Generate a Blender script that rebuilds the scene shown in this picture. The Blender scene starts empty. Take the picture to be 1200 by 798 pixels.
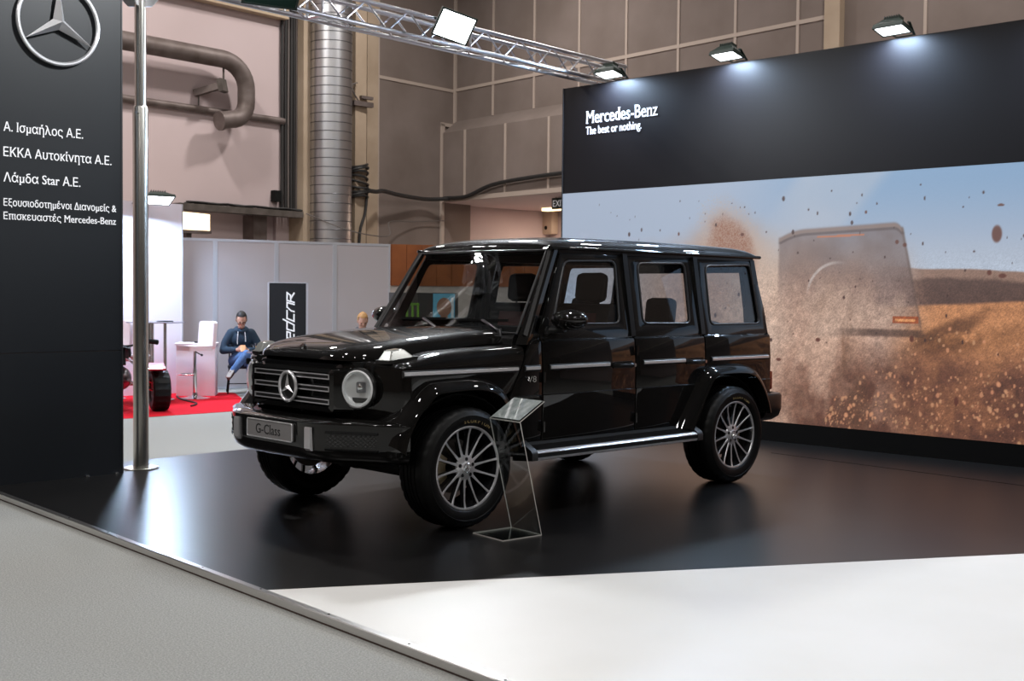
import bpy, bmesh, math, random
import numpy as np
from mathutils import Vector, Matrix
PI = math.pi
random.seed(7)
scn = bpy.context.scene
COL = scn.collection

# ------------------------------------------------------------------ camera
CAM = Vector((6.53102, 6.60667, 1.49808))
cd = bpy.data.cameras.new('camera'); co = bpy.data.objects.new('camera', cd); COL.objects.link(co)
cd.lens = 41.961; cd.sensor_width = 36.0; cd.clip_end = 200
R3 = Matrix(((-0.719143, -0.01917, 0.694598), (0.694793, -0.033898, 0.71841), (0.009773, 0.999241, 0.037697)))
M4 = R3.to_4x4(); M4.translation = CAM; co.matrix_world = M4
scn.camera = co
cd.dof.use_dof = True; cd.dof.focus_distance = 8.0; cd.dof.aperture_fstop = 5.6

# ------------------------------------------------------------------ view + world + lamps
scn.view_settings.view_transform = 'Standard'; scn.view_settings.look = 'None'
scn.view_settings.gamma = 1.0; scn.view_settings.use_curve_mapping = False
scn.view_settings.exposure = 0.0
wd = bpy.data.worlds.new('world'); scn.world = wd; wd.use_nodes = True
wd.node_tree.nodes['Background'].inputs[0].default_value = (0.05, 0.05, 0.055, 1)
wd.node_tree.nodes['Background'].inputs[1].default_value = 1.0

HALL_LAMP_W = 182.0
def area_lamp(name, loc, size, power, color, target=None, shape='DISK', size_y=None, spread=None):
    l = bpy.data.lights.new(name, 'AREA'); l.energy = power; l.color = color; l.shape = shape; l.size = size
    if size_y: l.size_y = size_y
    if spread: l.spread = spread
    o = bpy.data.objects.new(name, l); COL.objects.link(o); o.location = loc
    if target is not None:
        o.rotation_euler = (Vector(target) - Vector(loc)).to_track_quat('-Z', 'Y').to_euler()
    return o
for (lx, ly) in ((-8, -10), (-2, -10.5), (4, -9), (10, -8), (-8.5, -2), (-1.5, -3), (5, -2), (12, -1),
                 (-8, 5), (-1, 5), (5.5, 4.5), (12, 6), (-3, 12), (5, 12), (13, 13)):
    area_lamp('hall_lamp_light', (lx, ly, 9.4), 0.7, HALL_LAMP_W * (1.85 if ly < -7 else 1.0), (1.0, 0.965, 0.94))

sp = bpy.data.lights.new('stand_spot', 'SPOT'); sp.energy = 2300; sp.spot_size = math.radians(34); sp.spot_blend = .9; sp.shadow_soft_size = .12; sp.color = (.93, .97, 1)
so = bpy.data.objects.new('stand_spot', sp); COL.objects.link(so); so.location = (-.6, 3.4, 7.2)
so.rotation_euler = (Vector((2.6, -2.68, 3.6)) - so.location).to_track_quat('-Z', 'Y').to_euler()

# ------------------------------------------------------------------ helpers
def lin(r, g, b):
    def f(c):
        c /= 255.0
        return c / 12.92 if c <= .04045 else ((c + .055) / 1.055) ** 2.4
    return (f(r), f(g), f(b), 1.0)
MATS = {}
def mat(name, col, rough=.5, metal=0., coat=0., spec=.5, emit=None, estr=0., noise=None, bump=None, coat_rough=.03):
    m = bpy.data.materials.new(name); m.use_nodes = True; MATS[name] = m
    nt = m.node_tree; p = nt.nodes['Principled BSDF']
    p.inputs['Base Color'].default_value = col; p.inputs['Roughness'].default_value = rough
    p.inputs['Metallic'].default_value = metal; p.inputs['Coat Weight'].default_value = coat
    p.inputs['Coat Roughness'].default_value = coat_rough; p.inputs['Specular IOR Level'].default_value = spec
    if emit:
        p.inputs['Emission Color'].default_value = emit; p.inputs['Emission Strength'].default_value = estr
    if noise or bump:
        tc = nt.nodes.new('ShaderNodeTexCoord')
    if noise:                                        # (scale, other colour, detail)
        n = nt.nodes.new('ShaderNodeTexNoise'); n.inputs['Scale'].default_value = noise[0]; n.inputs['Detail'].default_value = noise[2]
        cr = nt.nodes.new('ShaderNodeValToRGB'); cr.color_ramp.elements[0].position = .35; cr.color_ramp.elements[1].position = .68
        cr.color_ramp.elements[0].color = col; cr.color_ramp.elements[1].color = noise[1]
        nt.links.new(tc.outputs['Object'], n.inputs['Vector']); nt.links.new(n.outputs['Fac'], cr.inputs['Fac'])
        nt.links.new(cr.outputs['Color'], p.inputs['Base Color'])
    if bump:                                         # (scale, strength)
        n = nt.nodes.new('ShaderNodeTexNoise'); n.inputs['Scale'].default_value = bump[0]; n.inputs['Detail'].default_value = 3
        b = nt.nodes.new('ShaderNodeBump'); b.inputs['Strength'].default_value = bump[1]; b.inputs['Distance'].default_value = .01
        nt.links.new(tc.outputs['Object'], n.inputs['Vector']); nt.links.new(n.outputs['Fac'], b.inputs['Height'])
        nt.links.new(b.outputs['Normal'], p.inputs['Normal'])
    return m
def glass_mat(name, tint, rough=.0, refl=1.0):
    m = bpy.data.materials.new(name); m.use_nodes = True; MATS[name] = m
    nt = m.node_tree; nt.nodes.remove(nt.nodes['Principled BSDF']); out = nt.nodes['Material Output']
    tr = nt.nodes.new('ShaderNodeBsdfTransparent'); tr.inputs[0].default_value = tint
    gl = nt.nodes.new('ShaderNodeBsdfGlossy'); gl.inputs['Roughness'].default_value = rough
    gl.inputs['Color'].default_value = (refl, refl, refl, 1)
    fr = nt.nodes.new('ShaderNodeFresnel'); 
    ge = nt.nodes.new('ShaderNodeNewGeometry'); mm = nt.nodes.new('ShaderNodeMath'); mm.operation = 'MULTIPLY_ADD'
    mm.inputs[1].default_value = 1 / 1.5 - 1.5; mm.inputs[2].default_value = 1.5
    nt.links.new(ge.outputs['Backfacing'], mm.inputs[0]); nt.links.new(mm.outputs[0], fr.inputs[0])
    mx = nt.nodes.new('ShaderNodeMixShader')
    nt.links.new(fr.outputs[0], mx.inputs[0]); nt.links.new(tr.outputs[0], mx.inputs[1]); nt.links.new(gl.outputs[0], mx.inputs[2])
    nt.links.new(mx.outputs[0], out.inputs[0])
    return m

mat('paint', (.0060, .0056, .0053, 1), rough=.45, coat=1.0, spec=.02, coat_rough=.015)
mat('black_plastic', (.012, .012, .012, 1), rough=.45)
mat('satin_black', (.006, .006, .006, 1), rough=.30)
mat('matte_black', (.006, .006, .006, 1), rough=.8, spec=.2)
mat('board_rubber', (.010, .010, .010, 1), rough=.65, spec=.15)
mat('rubber', (.004, .004, .004, 1), rough=.45, spec=.2)
mat('seal', (.03, .03, .032, 1), rough=.35)
mat('chrome', (.85, .85, .86, 1), rough=.06, metal=1)
mat('silver_trim', (.84, .84, .86, 1), rough=.28, metal=.7)
mat('dark_silver', (.25, .25, .27, 1), rough=.3, metal=1)
mat('alloy', (.70, .70, .72, 1), rough=.34, metal=.75)
mat('alloy_dark', (.010, .010, .011, 1), rough=.25, coat=.5)
mat('disc_steel', (.10, .09, .085, 1), rough=.4, metal=1)
mat('caliper', (.55, .45, .30, 1), rough=.35, metal=.5)
mat('plate_grey', lin(132, 130, 130), rough=.45)
mat('plate_ink', (.01, .01, .01, 1), rough=.6)
mat('leather', (.007, .0065, .007, 1), rough=.65, spec=.25)
mat('leather_red', (.10, .012, .010, 1), rough=.5)
mat('lens_white', (.86, .87, .88, 1), rough=.2, coat=1)
mat('indicator_lens', (.58, .60, .58, 1), rough=.12, coat=1, metal=.35)
mat('lamp_reflector', (.80, .80, .80, 1), rough=.3, metal=.35)
mat('tail_red', (.15, .008, .006, 1), rough=.12, coat=1)
mat('gold_ink', (.30, .22, .09, 1), rough=.5)
glass_mat('windscreen_glass', (.66, .69, .67, 1))
glass_mat('side_glass', (.86, .88, .89, 1))
glass_mat('tinted_glass', (.84, .86, .88, 1))
glass_mat('clear_glass', (.93, .95, .95, 1))
glass_mat('acrylic', (.90, .93, .92, 1), rough=.02)
mat('acrylic_edge', (.62, .60, .56, 1), rough=.2, spec=.6)
mat('leaflet', lin(120, 130, 130), rough=.12, coat=.6, noise=(18, lin(160, 168, 166), 3))
mat('deck_black', (.0055, .005, .005, 1), rough=.29, spec=.42, bump=(60, .02))
mat('deck_seam', (.0075, .007, .007, 1), rough=.32, spec=.42)
mat('deck_white', lin(221, 219, 214), rough=.4, spec=.3, noise=(1.3, lin(226, 224, 220), 3))
mat('aluminium', (.62, .60, .58, 1), rough=.28, metal=1)
mat('aluminium_dark', (.10, .06, .05, 1), rough=.6)
mat('carpet_grey', lin(142, 143, 140), rough=.95, spec=.1, noise=(110, lin(172, 172, 168), 5), bump=(160, .5))
mat('carpet_red', lin(196, 24, 40), rough=.95, spec=.1, noise=(160, lin(214, 34, 50), 3))
mat('sign_panel', lin(29, 32, 36), rough=.36, spec=.5)
mat('panel_black', lin(16, 14, 16), rough=.45, spec=.2)
mat('plinth_black', (.003, .003, .003, 1), rough=.6, spec=.1)
mat('letter_white', lin(235, 235, 238), rough=.4, emit=(1, 1, 1, 1), estr=.25)
mat('letter_lit', lin(235, 235, 238), rough=.4, emit=(1, 1, 1, 1), estr=.35)
mat('steel', (.55, .54, .50, 1), rough=.25, metal=1)
mat('truss_alu', (.62, .62, .66, 1), rough=.3, metal=1)
mat('flood_body', lin(38, 52, 46), rough=.45)
mat('lamp_glass', lin(30, 52, 44), rough=.15, coat=.6)
mat('flood_glow', (1, 1, 1, 1), emit=(.93, .96, 1, 1), estr=14)
mat('warm_glow', (1, .9, .7, 1), emit=(1, .72, .40, 1), estr=2.6)
mat('wall_cream', lin(206, 187, 186), rough=.85, noise=(.35, lin(196, 177, 175), 6))
mat('wall_acoustic', lin(128, 115, 108), rough=.9, noise=(.9, lin(114, 101, 93), 6))
mat('grid_strip', lin(176, 160, 148), rough=.8)
mat('post_cream', lin(180, 160, 138), rough=.7, noise=(1.5, lin(164, 144, 122), 4))
mat('beam_tan', lin(184, 162, 136), rough=.7)
mat('pipe_grey', lin(120, 108, 104), rough=.55, metal=.4, noise=(4, lin(98, 86, 80), 4))
mat('duct_metal', (.50, .49, .49, 1), rough=.38, metal=1, noise=(6, (.50, .50, .52, 1), 3))
mat('duct_seam', (.2, .2, .21, 1), rough=.4, metal=1)
mat('cable', (.02, .018, .017, 1), rough=.6)
mat('cable_grey', lin(96, 88, 84), rough=.7)
mat('ledge_grey', lin(92, 84, 78), rough=.7, noise=(5, lin(70, 62, 56), 4))
mat('booth_white', lin(236, 230, 238), rough=.6)
mat('partition', lin(192, 184, 186), rough=.7)
mat('partition_frame', lin(206, 206, 212), rough=.35, metal=.3)
mat('wood', lin(150, 84, 38), rough=.5, noise=(3, lin(128, 68, 28), 5))
mat('brick_white', lin(190, 180, 174), rough=.9, noise=(6, lin(170, 160, 154), 4))
mat('kiosk', lin(58, 54, 52), rough=.6)
mat('poster_blue', lin(110, 185, 215), rough=.5)
mat('poster_skin', lin(150, 110, 90), rough=.6)
mat('poster_white', lin(225, 235, 240), rough=.5)
mat('logo_green', lin(110, 160, 50), rough=.5)
mat('banner_black', lin(16, 17, 22), rough=.55)
mat('stool_white', lin(236, 226, 230), rough=.4)
mat('table_top', lin(120, 116, 124), rough=.2)
mat('skin', lin(196, 150, 128), rough=.55)
mat('hair_dark', lin(26, 20, 18), rough=.6)
mat('hair_blond', lin(188, 142, 88), rough=.6)
mat('jacket_navy', lin(30, 50, 68), rough=.85)
mat('shirt_grey', lin(88, 88, 94), rough=.85)
mat('cord_white', lin(214, 214, 216), rough=.6)
mat('jeans', lin(68, 100, 148), rough=.85, noise=(30, lin(88, 122, 168), 3))
mat('trouser_dark', lin(50, 50, 56), rough=.85)
mat('shoe', lin(78, 46, 40), rough=.6)
mat('shoe_sole', lin(150, 140, 134), rough=.6)
mat('phone', lin(196, 140, 96), rough=.4)
mat('chair_dark', lin(26, 32, 44), rough=.5)
mat('atv_red', lin(190, 26, 40), rough=.3, coat=.6)
mat('atv_white', lin(214, 210, 214), rough=.3)
mat('atv_yellow', lin(214, 160, 50), rough=.4)
mat('ceiling_dark', lin(70, 64, 60), rough=.9)
mat('hall_far', lin(120, 106, 96), rough=.9, noise=(.4, lin(92, 80, 72), 5))
mat('exit_green', lin(20, 40, 34), rough=.4)
mat('device_cream', lin(196, 176, 156), rough=.6)

def finish(bm, ang=32):
    bmesh.ops.recalc_face_normals(bm, faces=bm.faces[:])
    a = math.radians(ang)
    for e in bm.edges:
        e.smooth = not (len(e.link_faces) == 2 and e.calc_face_angle(0) > a)
    for f in bm.faces: f.smooth = True
def root_of(p):
    while p.parent: p = p.parent
    return p
def obj(name, bm, m, parent=None, ang=32, world=False, recalc=True):
    if recalc: finish(bm, ang)
    else:
        for f in bm.faces: f.smooth = True
    me = bpy.data.meshes.new(name); bm.to_mesh(me); bm.free()
    for k in (m if isinstance(m, (list, tuple)) else [m]): me.materials.append(MATS[k])
    o = bpy.data.objects.new(name, me); COL.objects.link(o)
    if parent is not None:
        o.parent = parent
        if world: me.transform(root_of(parent).matrix_basis.inverted())
    return o
def thing(name, label, cat, loc=(0, 0, 0), rz=0., group=None):
    o = bpy.data.objects.new(name, None); COL.objects.link(o); o.empty_display_size = .2
    o.matrix_basis = Matrix.Translation(Vector(loc)) @ Matrix.Rotation(rz, 4, 'Z')
    o['label'] = label; o['category'] = cat
    if group: o['group'] = group
    return o
def tag(o, label, cat, group=None):
    o['label'] = label; o['category'] = cat
    if group: o['group'] = group
    return o
def struct(name, bm, m, ang=32):
    o = obj(name, bm, m, None, ang); o['kind'] = 'structure'; return o
def NB(): return bmesh.new()
def box(bm, c, s, rot=None, bev=0., mi=0):
    r = bmesh.ops.create_cube(bm, size=1.0); vs = r['verts']
    bmesh.ops.scale(bm, vec=Vector(s), verts=vs)
    fs = set(f for v in vs for f in v.link_faces)
    for f in fs: f.material_index = mi
    if bev > 0:
        es = list(set(e for v in vs for e in v.link_edges))
        rr = bmesh.ops.bevel(bm, geom=es, offset=bev, segments=2, affect='EDGES', profile=.5, clamp_overlap=True)
        vs = list(set(v for f in rr['faces'] for v in f.verts) | set(v for v in vs if v.is_valid))
    if rot is not None: bmesh.ops.transform(bm, matrix=rot.to_4x4(), verts=vs)
    bmesh.ops.translate(bm, vec=Vector(c), verts=vs)
    return vs
def boxmm(bm, a, b, bev=0., mi=0):
    a = Vector(a); b = Vector(b)
    return box(bm, (a + b) / 2, [abs(b[i] - a[i]) for i in range(3)], None, bev, mi)
def frame_z(d):
    d = Vector(d).normalized(); up = Vector((0, 0, 1)) if abs(d.z) < .95 else Vector((1, 0, 0))
    x = up.cross(d).normalized(); y = d.cross(x)
    return Matrix((x, y, d)).transposed()
def bar(bm, p, q, w, h, bev=0., mi=0, roll=0.):
    p = Vector(p); q = Vector(q); R = frame_z(q - p)
    if roll: R = R @ Matrix.Rotation(roll, 3, 'Z')
    return box(bm, (p + q) / 2, (w, h, (q - p).length), R, bev, mi)
def cyl(bm, p, q, r, r2=None, n=20, cap=True, mi=0):
    p = Vector(p); q = Vector(q); r2 = r if r2 is None else r2; R = frame_z(q - p)
    rings = []
    for c, rr in ((p, r), (q, r2)):
        rings.append([bm.verts.new(c + R @ Vector((rr * math.cos(2 * PI * i / n), rr * math.sin(2 * PI * i / n), 0))) for i in range(n)])
    for i in range(n):
        f = bm.faces.new((rings[0][i], rings[0][(i + 1) % n], rings[1][(i + 1) % n], rings[1][i])); f.material_index = mi
    if cap:
        bm.faces.new(rings[0][::-1]).material_index = mi; bm.faces.new(rings[1]).material_index = mi
def tube(bm, pts, r, n=10, closed=False, mi=0, cap=True):
    pts = [Vector(p) for p in pts]; N = len(pts); rings = []
    T = []
    for i in range(N):
        if closed: t = pts[(i + 1) % N] - pts[i - 1]
        else: t = pts[min(i + 1, N - 1)] - pts[max(i - 1, 0)]
        T.append(t.normalized())
    u = frame_z(T[0]).col[0].copy()
    for i in range(N):
        u = (u - T[i] * u.dot(T[i])).normalized(); w = T[i].cross(u)
        rr = r[i] if isinstance(r, (list, tuple)) else r
        rings.append([bm.verts.new(pts[i] + (u * math.cos(2 * PI * k / n) + w * math.sin(2 * PI * k / n)) * rr) for k in range(n)])
    for i in range(N if closed else N - 1):
        a = rings[i]; b = rings[(i + 1) % N]
        for k in range(n):
            f = bm.faces.new((a[k], a[(k + 1) % n], b[(k + 1) % n], b[k])); f.material_index = mi
    if cap and not closed:
        bm.faces.new(rings[0][::-1]).material_index = mi; bm.faces.new(rings[-1]).material_index = mi
def spline(ctrl, n=8):
    P = [Vector(p) for p in ctrl]; out = []
    for i in range(len(P) - 1):
        p0 = P[max(i - 1, 0)]; p1 = P[i]; p2 = P[i + 1]; p3 = P[min(i + 2, len(P) - 1)]
        for k in range(n):
            t = k / n
            out.append(.5 * ((2 * p1) + (p2 - p0) * t + (2 * p0 - 5 * p1 + 4 * p2 - p3) * t * t + (3 * p1 - p0 - 3 * p2 + p3) * t ** 3))
    out.append(P[-1]); return out
def lathe(bm, prof, n=48, axis='Y', c=(0, 0, 0), closed=False, mi=None, fn=None):
    """prof: list of (radius, along-axis)"""
    rings = []
    for j, (r, a) in enumerate(prof):
        ring = []
        for i in range(n):
            t = 2 * PI * i / n; rr = fn(j, i, r) if fn else r
            if axis == 'Y': v = (rr * math.cos(t), a, rr * math.sin(t))
            elif axis == 'X': v = (a, rr * math.cos(t), rr * math.sin(t))
            else: v = (rr * math.cos(t), rr * math.sin(t), a)
            ring.append(bm.verts.new(Vector(v) + Vector(c)))
        rings.append(ring)
    J = len(prof)
    for j in range(J if closed else J - 1):
        a, b = rings[j], rings[(j + 1) % J]
        for i in range(n):
            f = bm.faces.new((a[i], a[(i + 1) % n], b[(i + 1) % n], b[i]))
            if mi: f.material_index = mi[j]
    return rings
def loft(bm, rows, mi=0, closed=False):
    V = [[bm.verts.new(Vector(p)) for p in row] for row in rows]
    for i in range(len(V) - 1):
        m = len(V[i])
        for k in range(m if closed else m - 1):
            try: bm.faces.new((V[i][k], V[i][(k + 1) % m], V[i + 1][(k + 1) % m], V[i + 1][k])).material_index = mi
            except ValueError: pass
    return V
def solidify(bm, t):
    bmesh.ops.recalc_face_normals(bm, faces=bm.faces[:])
    bmesh.ops.solidify(bm, geom=bm.faces[:], thickness=t)
def prism(bm, poly, a, b, fn, mi=0):
    """poly of (u,v); fn(u,v,w) -> 3D; extruded from w=a to w=b"""
    A = [bm.verts.new(Vector(fn(u, v, a))) for u, v in poly]; B = [bm.verts.new(Vector(fn(u, v, b))) for u, v in poly]
    n = len(poly)
    for i in range(n): bm.faces.new((A[i], A[(i + 1) % n], B[(i + 1) % n], B[i])).material_index = mi
    bm.faces.new(A[::-1]).material_index = mi; bm.faces.new(B).material_index = mi
def rpoly(pts, r, n=5):
    out = []; N = len(pts)
    for i in range(N):
        p = Vector(pts[i]); a = Vector(pts[i - 1]) - p; b = Vector(pts[(i + 1) % N]) - p
        rr = min(r, a.length * .45, b.length * .45); p1 = p + a.normalized() * rr; p2 = p + b.normalized() * rr
        for k in range(n + 1):
            t = k / n; out.append(tuple((1 - t) ** 2 * p1 + 2 * t * (1 - t) * p + t * t * p2))
    return out
def ellipsoid(bm, c, s, u=24, v=14, rot=None, mi=0):
    r = bmesh.ops.create_uvsphere(bm, u_segments=u, v_segments=v, radius=1.0); vs = r['verts']
    for f in set(f for q in vs for f in q.link_faces): f.material_index = mi
    bmesh.ops.scale(bm, vec=Vector(s), verts=vs)
    if rot is not None: bmesh.ops.transform(bm, matrix=rot.to_4x4(), verts=vs)
    bmesh.ops.translate(bm, vec=Vector(c), verts=vs)
    return vs
def text_bm(s, width=None, cap=.1, serif=False, depth=.004, bold=0.):
    cu = bpy.data.curves.new('t', 'FONT'); cu.body = s; cu.size = 1.0; cu.resolution_u = 4; cu.fill_mode = 'NONE'
    ob = bpy.data.objects.new('t', cu); COL.objects.link(ob)
    bpy.context.view_layer.update()
    me = bpy.data.meshes.new_from_object(ob.evaluated_get(bpy.context.evaluated_depsgraph_get()))
    bpy.data.objects.remove(ob); bpy.data.curves.remove(cu)
    nxt = {}
    for e in me.edges: nxt[e.vertices[0]] = e.vertices[1]
    P = [v.co.copy() for v in me.vertices]; seen = set(); loops = []
    for i in range(len(P)):
        if i in seen or i not in nxt: continue
        L = []; k = i
        while k not in seen and k in nxt: seen.add(k); L.append(k); k = nxt[k]
        pts = []
        for q in L:
            if not pts or (P[q] - pts[-1]).length > 1e-4: pts.append(P[q])
        if len(pts) > 2 and (pts[0] - pts[-1]).length < 1e-4: pts.pop()
        if len(pts) > 2: loops.append(pts)
    bpy.data.meshes.remove(me)
    def area(L): return .5 * sum(L[i - 1].x * L[i].y - L[i].x * L[i - 1].y for i in range(len(L)))
    def inside(p, L):
        c = False
        for i in range(len(L)):
            a, b_ = L[i - 1], L[i]
            if (a.y > p.y) != (b_.y > p.y) and p.x < (b_.x - a.x) * (p.y - a.y) / (b_.y - a.y) + a.x: c = not c
        return c
    A = [area(L) for L in loops]; n = len(loops)
    host = [[j for j in range(n) if j != i and A[i] * A[j] < 0 and abs(A[j]) > abs(A[i]) and inside(loops[i][0], loops[j])] for i in range(n)]
    bm = NB()
    for i, L in enumerate(loops):
        if host[i]: continue
        grp = [L] + [loops[j] for j in range(n) if i in host[j]]
        ed = []
        for G in grp:
            vs = [bm.verts.new((q.x, q.y, 0)) for q in G]; ed += [bm.edges.new((vs[k - 1], vs[k])) for k in range(len(vs))]
        bmesh.ops.triangle_fill(bm, use_beauty=True, use_dissolve=False, edges=ed, normal=(0, 0, 1))
    for f in bm.faces:
        if f.normal.z < 0: f.normal_flip()
    if serif:
        add = []
        for e in bm.edges:
            if len(e.link_faces) != 1: continue
            a, b = e.verts[0].co, e.verts[1].co
            L = abs(a.x - b.x)
            
            def steep(v):
                for e2 in v.link_edges:
                    if e2 is not e and len(e2.link_faces) == 1:
                        o_ = e2.other_vert(v).co - v.co
                        return abs(o_.x) < .12 * abs(o_.y) and abs(o_.y) > .12
                return False
            if abs(a.y - b.y) < .004 and .05 < L < .17 and (steep(e.verts[0]) or steep(e.verts[1])):
                up = e.link_faces[0].calc_center_median().y > a.y
                x0, x1 = min(a.x, b.x), max(a.x, b.x)
                add.append((x0, x1, a.y, up))
        for x0, x1, y, up in add:
            t = .038 if up else -.038
            v = [bm.verts.new((x, yy, 0)) for x, yy in ((x0 - .042, y), (x1 + .042, y), (x1 + .042, y + t), (x0 - .042, y + t))]
            bm.faces.new(v if up else v[::-1])
    xs = [v.co.x for v in bm.verts]; x0, x1 = min(xs), max(xs)
    sy = cap / .70; sx = (width / (x1 - x0)) if width else sy
    for v in bm.verts: v.co.x = (v.co.x - x0) * sx; v.co.y *= sy
    if depth:
        r = bmesh.ops.extrude_face_region(bm, geom=bm.faces[:])
        bmesh.ops.translate(bm, vec=(0, 0, depth), verts=[g for g in r['geom'] if isinstance(g, bmesh.types.BMVert)])
    return bm
def place(bm, o, ex, ey):
    ex = Vector(ex).normalized(); ey = Vector(ey).normalized(); ez = ex.cross(ey)
    M = Matrix((ex, ey, ez)).transposed().to_4x4(); M.translation = Vector(o)
    bmesh.ops.transform(bm, matrix=M, verts=bm.verts[:]); return bm
def star_bm(R, tube_r, depth, n=48, arm=.16, flat=.0):
    """three pointed star in a ring, facing +Z, one arm towards +Y"""
    ring = NB()
    N = n
    for i in range(N): pass
    tube(ring, [(R * math.cos(2 * PI * i / N), R * math.sin(2 * PI * i / N), 0) for i in range(N)], tube_r, 10, closed=True)
    c = ring.verts.new((0, 0, depth)); cb = ring.verts.new((0, 0, -flat))
    inner = []; tips = []
    for k in range(3):
        a = PI / 2 + k * 2 * PI / 3
        tips.append(ring.verts.new(((R - tube_r * .4) * math.cos(a), (R - tube_r * .4) * math.sin(a), depth * .15)))
        b = a + PI / 3
        inner.append(ring.verts.new((R * arm * math.cos(b), R * arm * math.sin(b), -flat)))
    for k in range(3):
        ring.faces.new((c, inner[k - 1], tips[k])); ring.faces.new((c, tips[k], inner[k]))
        ring.faces.new((cb, tips[k], inner[k - 1])); ring.faces.new((cb, inner[k], tips[k]))
    return ring

FZ = -.045                                              # hall floor; the stage top is z = 0

# ================================================================== the hall (setting)
DL = Vector((-.9956, -.0936, 0)); NL = Vector((-.0936, .9956, 0)); QL = Vector((-6.84, -13.92, 0))
DR = Vector((.0514, .9987, 0)); NR = Vector((.9987, -.0514, 0)); QR = Vector((-11.87, -14.40, 0))
def HL(s, o, z): return QL + DL * s + NL * o + Vector((0, 0, z))
def HR(s, o, z): return QR + DR * s + NR * o + Vector((0, 0, z))
def hbox(bm, F, s0, s1, o0, o1, z0, z1, mi=0):
    prism(bm, [(s0, o0), (s1, o0), (s1, o1), (s0, o1)], z0, z1, lambda u, v, w: F(u, v, w), mi)
CZ = 10.0
b = NB(); boxmm(b, (-17, -18, FZ - .2), (22, 24, FZ)); struct('floor', b, 'carpet_grey')
b = NB(); boxmm(b, (-17, -18, CZ), (22, 24, CZ + .2)); struct('ceiling', b, 'ceiling_dark')
b = NB(); hbox(b, HL, -30, .02, -.3, 0, 3.12, CZ); hbox(b, HL, -30, .02, -.6, -.3, FZ, CZ); struct('wall_left', b, 'wall_cream')
b = NB(); hbox(b, HL, .02, 2.55, -.5, -.2, FZ, CZ); struct('wall_left', b, 'wall_cream')
b = NB(); hbox(b, HL, 2.55, 5.6, -.3, 0, FZ, CZ); struct('wall_left', b, 'wall_acoustic')
b = NB(); hbox(b, HR, -.6, 38, -.3, 0, 5.48, CZ); struct('wall_right', b, 'wall_acoustic')
b = NB()                                               # lower, projecting part with its sloping ledge
prism(b, [(0, 5.52), (.44, 5.2), (.44, 3.62), (.40, 3.62), (.40, 3.70), (0, 3.70)], -.2, 38, lambda u, v, w: HR(w, u, v)); struct('wall_right', b, 'wall_acoustic')
b = NB(); hbox(b, HR, -.35, 38, -3.4, .40, 3.62, 3.70); struct('trim_1', b, 'wall_cream')      # soffit of the recess
b = NB(); hbox(b, HR, -.6, 38, -3.6, -3.4, FZ, 3.7); hbox(b, HR, -.62, -.4, -3.4, -.3, FZ, 3.7); struct('wall_right', b, 'wall_cream')
b = NB(); boxmm(b, (-17, 23.8, FZ), (22, 24, CZ)); struct('wall_back', b, 'hall_far')
b = NB(); boxmm(b, (21.8, -18, FZ), (22, 23.8, CZ)); struct('wall_front', b, 'hall_far')
# light strips between the acoustic panels
b = NB()
for s in (1.37, 2.74, 4.12, 5.45, 6.8, 8.15, 9.5, 11.9): hbox(b, HR, s - .028, s + .028, 0, .02, 5.52, CZ)
hbox(b, HR, .0, 10.1, 0, .022, 6.20, 6.27); hbox(b, HR, 10.4, 30, 0, .022, 8.0, 8.07)
struct('trim_2', b, 'grid_strip')
b = NB()
for s in (.93, 2.32, 3.7, 5.1, 6.5): hbox(b, HR, s - .03, s + .03, .44, .46, 3.7, 5.2)
hbox(b, HR, -.2, 38, .44, .47, 3.62, 3.72); struct('trim_3', b, 'grid_strip')
b = NB(); hbox(b, HL, 2.55, 2.63, 0, .03, FZ, CZ); hbox(b, HL, 2.55, 5.05, 0, .02, 6.17, 6.24); hbox(b, HL, 4.98, 5.08, 0, .05, 5.45, CZ)
hbox(b, HL, 4.56, 4.66, 0, .05, FZ, 5.42); hbox(b, HL, 4.56, 5.05, 0, .05, 5.36, 5.44); struct('trim_4', b, 'grid_strip')
b = NB(); hbox(b, HR, 10.12, 10.42, 0, .14, 5.5, CZ); hbox(b, HR, 14.1, 14.5, 0, .14, 5.5, CZ); struct('trim_5', b, 'post_cream')
b = NB(); hbox(b, HL, -12, .0, 0, .22, 6.93, 7.28); struct('trim_6', b, 'beam_tan')

# column, posts, duct, cables between the two wall materials
b = NB()
for s0, s1, o1 in ((.35, .53, .25), (1.61, 1.70, .2), (1.56, 1.87, .45), (2.21, 2.53, .1)): hbox(b, HL, s0, s1, -.2 if o1 != .45 else .22, o1, FZ, CZ)
struct('trim_7', b, 'post_cream')
t = thing('ventilation_duct', 'tall round metal duct rising behind the grey partition panels', 'duct', HL(.90, .45, FZ))
b = NB(); lathe(b, [(0, 0), (.425, 0), (.425, 9.9), (0, 9.9)], 48, 'Z'); obj('duct_tube', b, 'duct_metal', t)
b = NB()
for k in range(54): lathe(b, [(.425, .12 + k * .18), (.431, .126 + k * .18), (.431, .134 + k * .18), (.425, .14 + k * .18)], 48, 'Z')
obj('seam_ring', b, 'duct_seam', t)
cab = ((-.03, .036, 'cable'), (.06, .030, 'cable'), (.13, .026, 'cable_grey'), (.205, .034, 'cable'), (.28, .026, 'cable'), (.345, .026, 'cable_grey'))
for k, (s, r, m) in enumerate(cab):
    b = NB(); tube(b, spline([HL(s + .004 * math.sin(k + z * 1.7), .012 + r, 3.17 + z) for z in np.linspace(0, 6.6, 12)], 3), r, 8)
    tag(obj('cable', b, m), 'thick vertical cable in the dark bundle beside the tall metal duct', 'cable', 'cables left of the duct')
b = NB(); hbox(b, HL, -2.55, .335, .002, .28, 3.02, 3.14)
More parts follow.
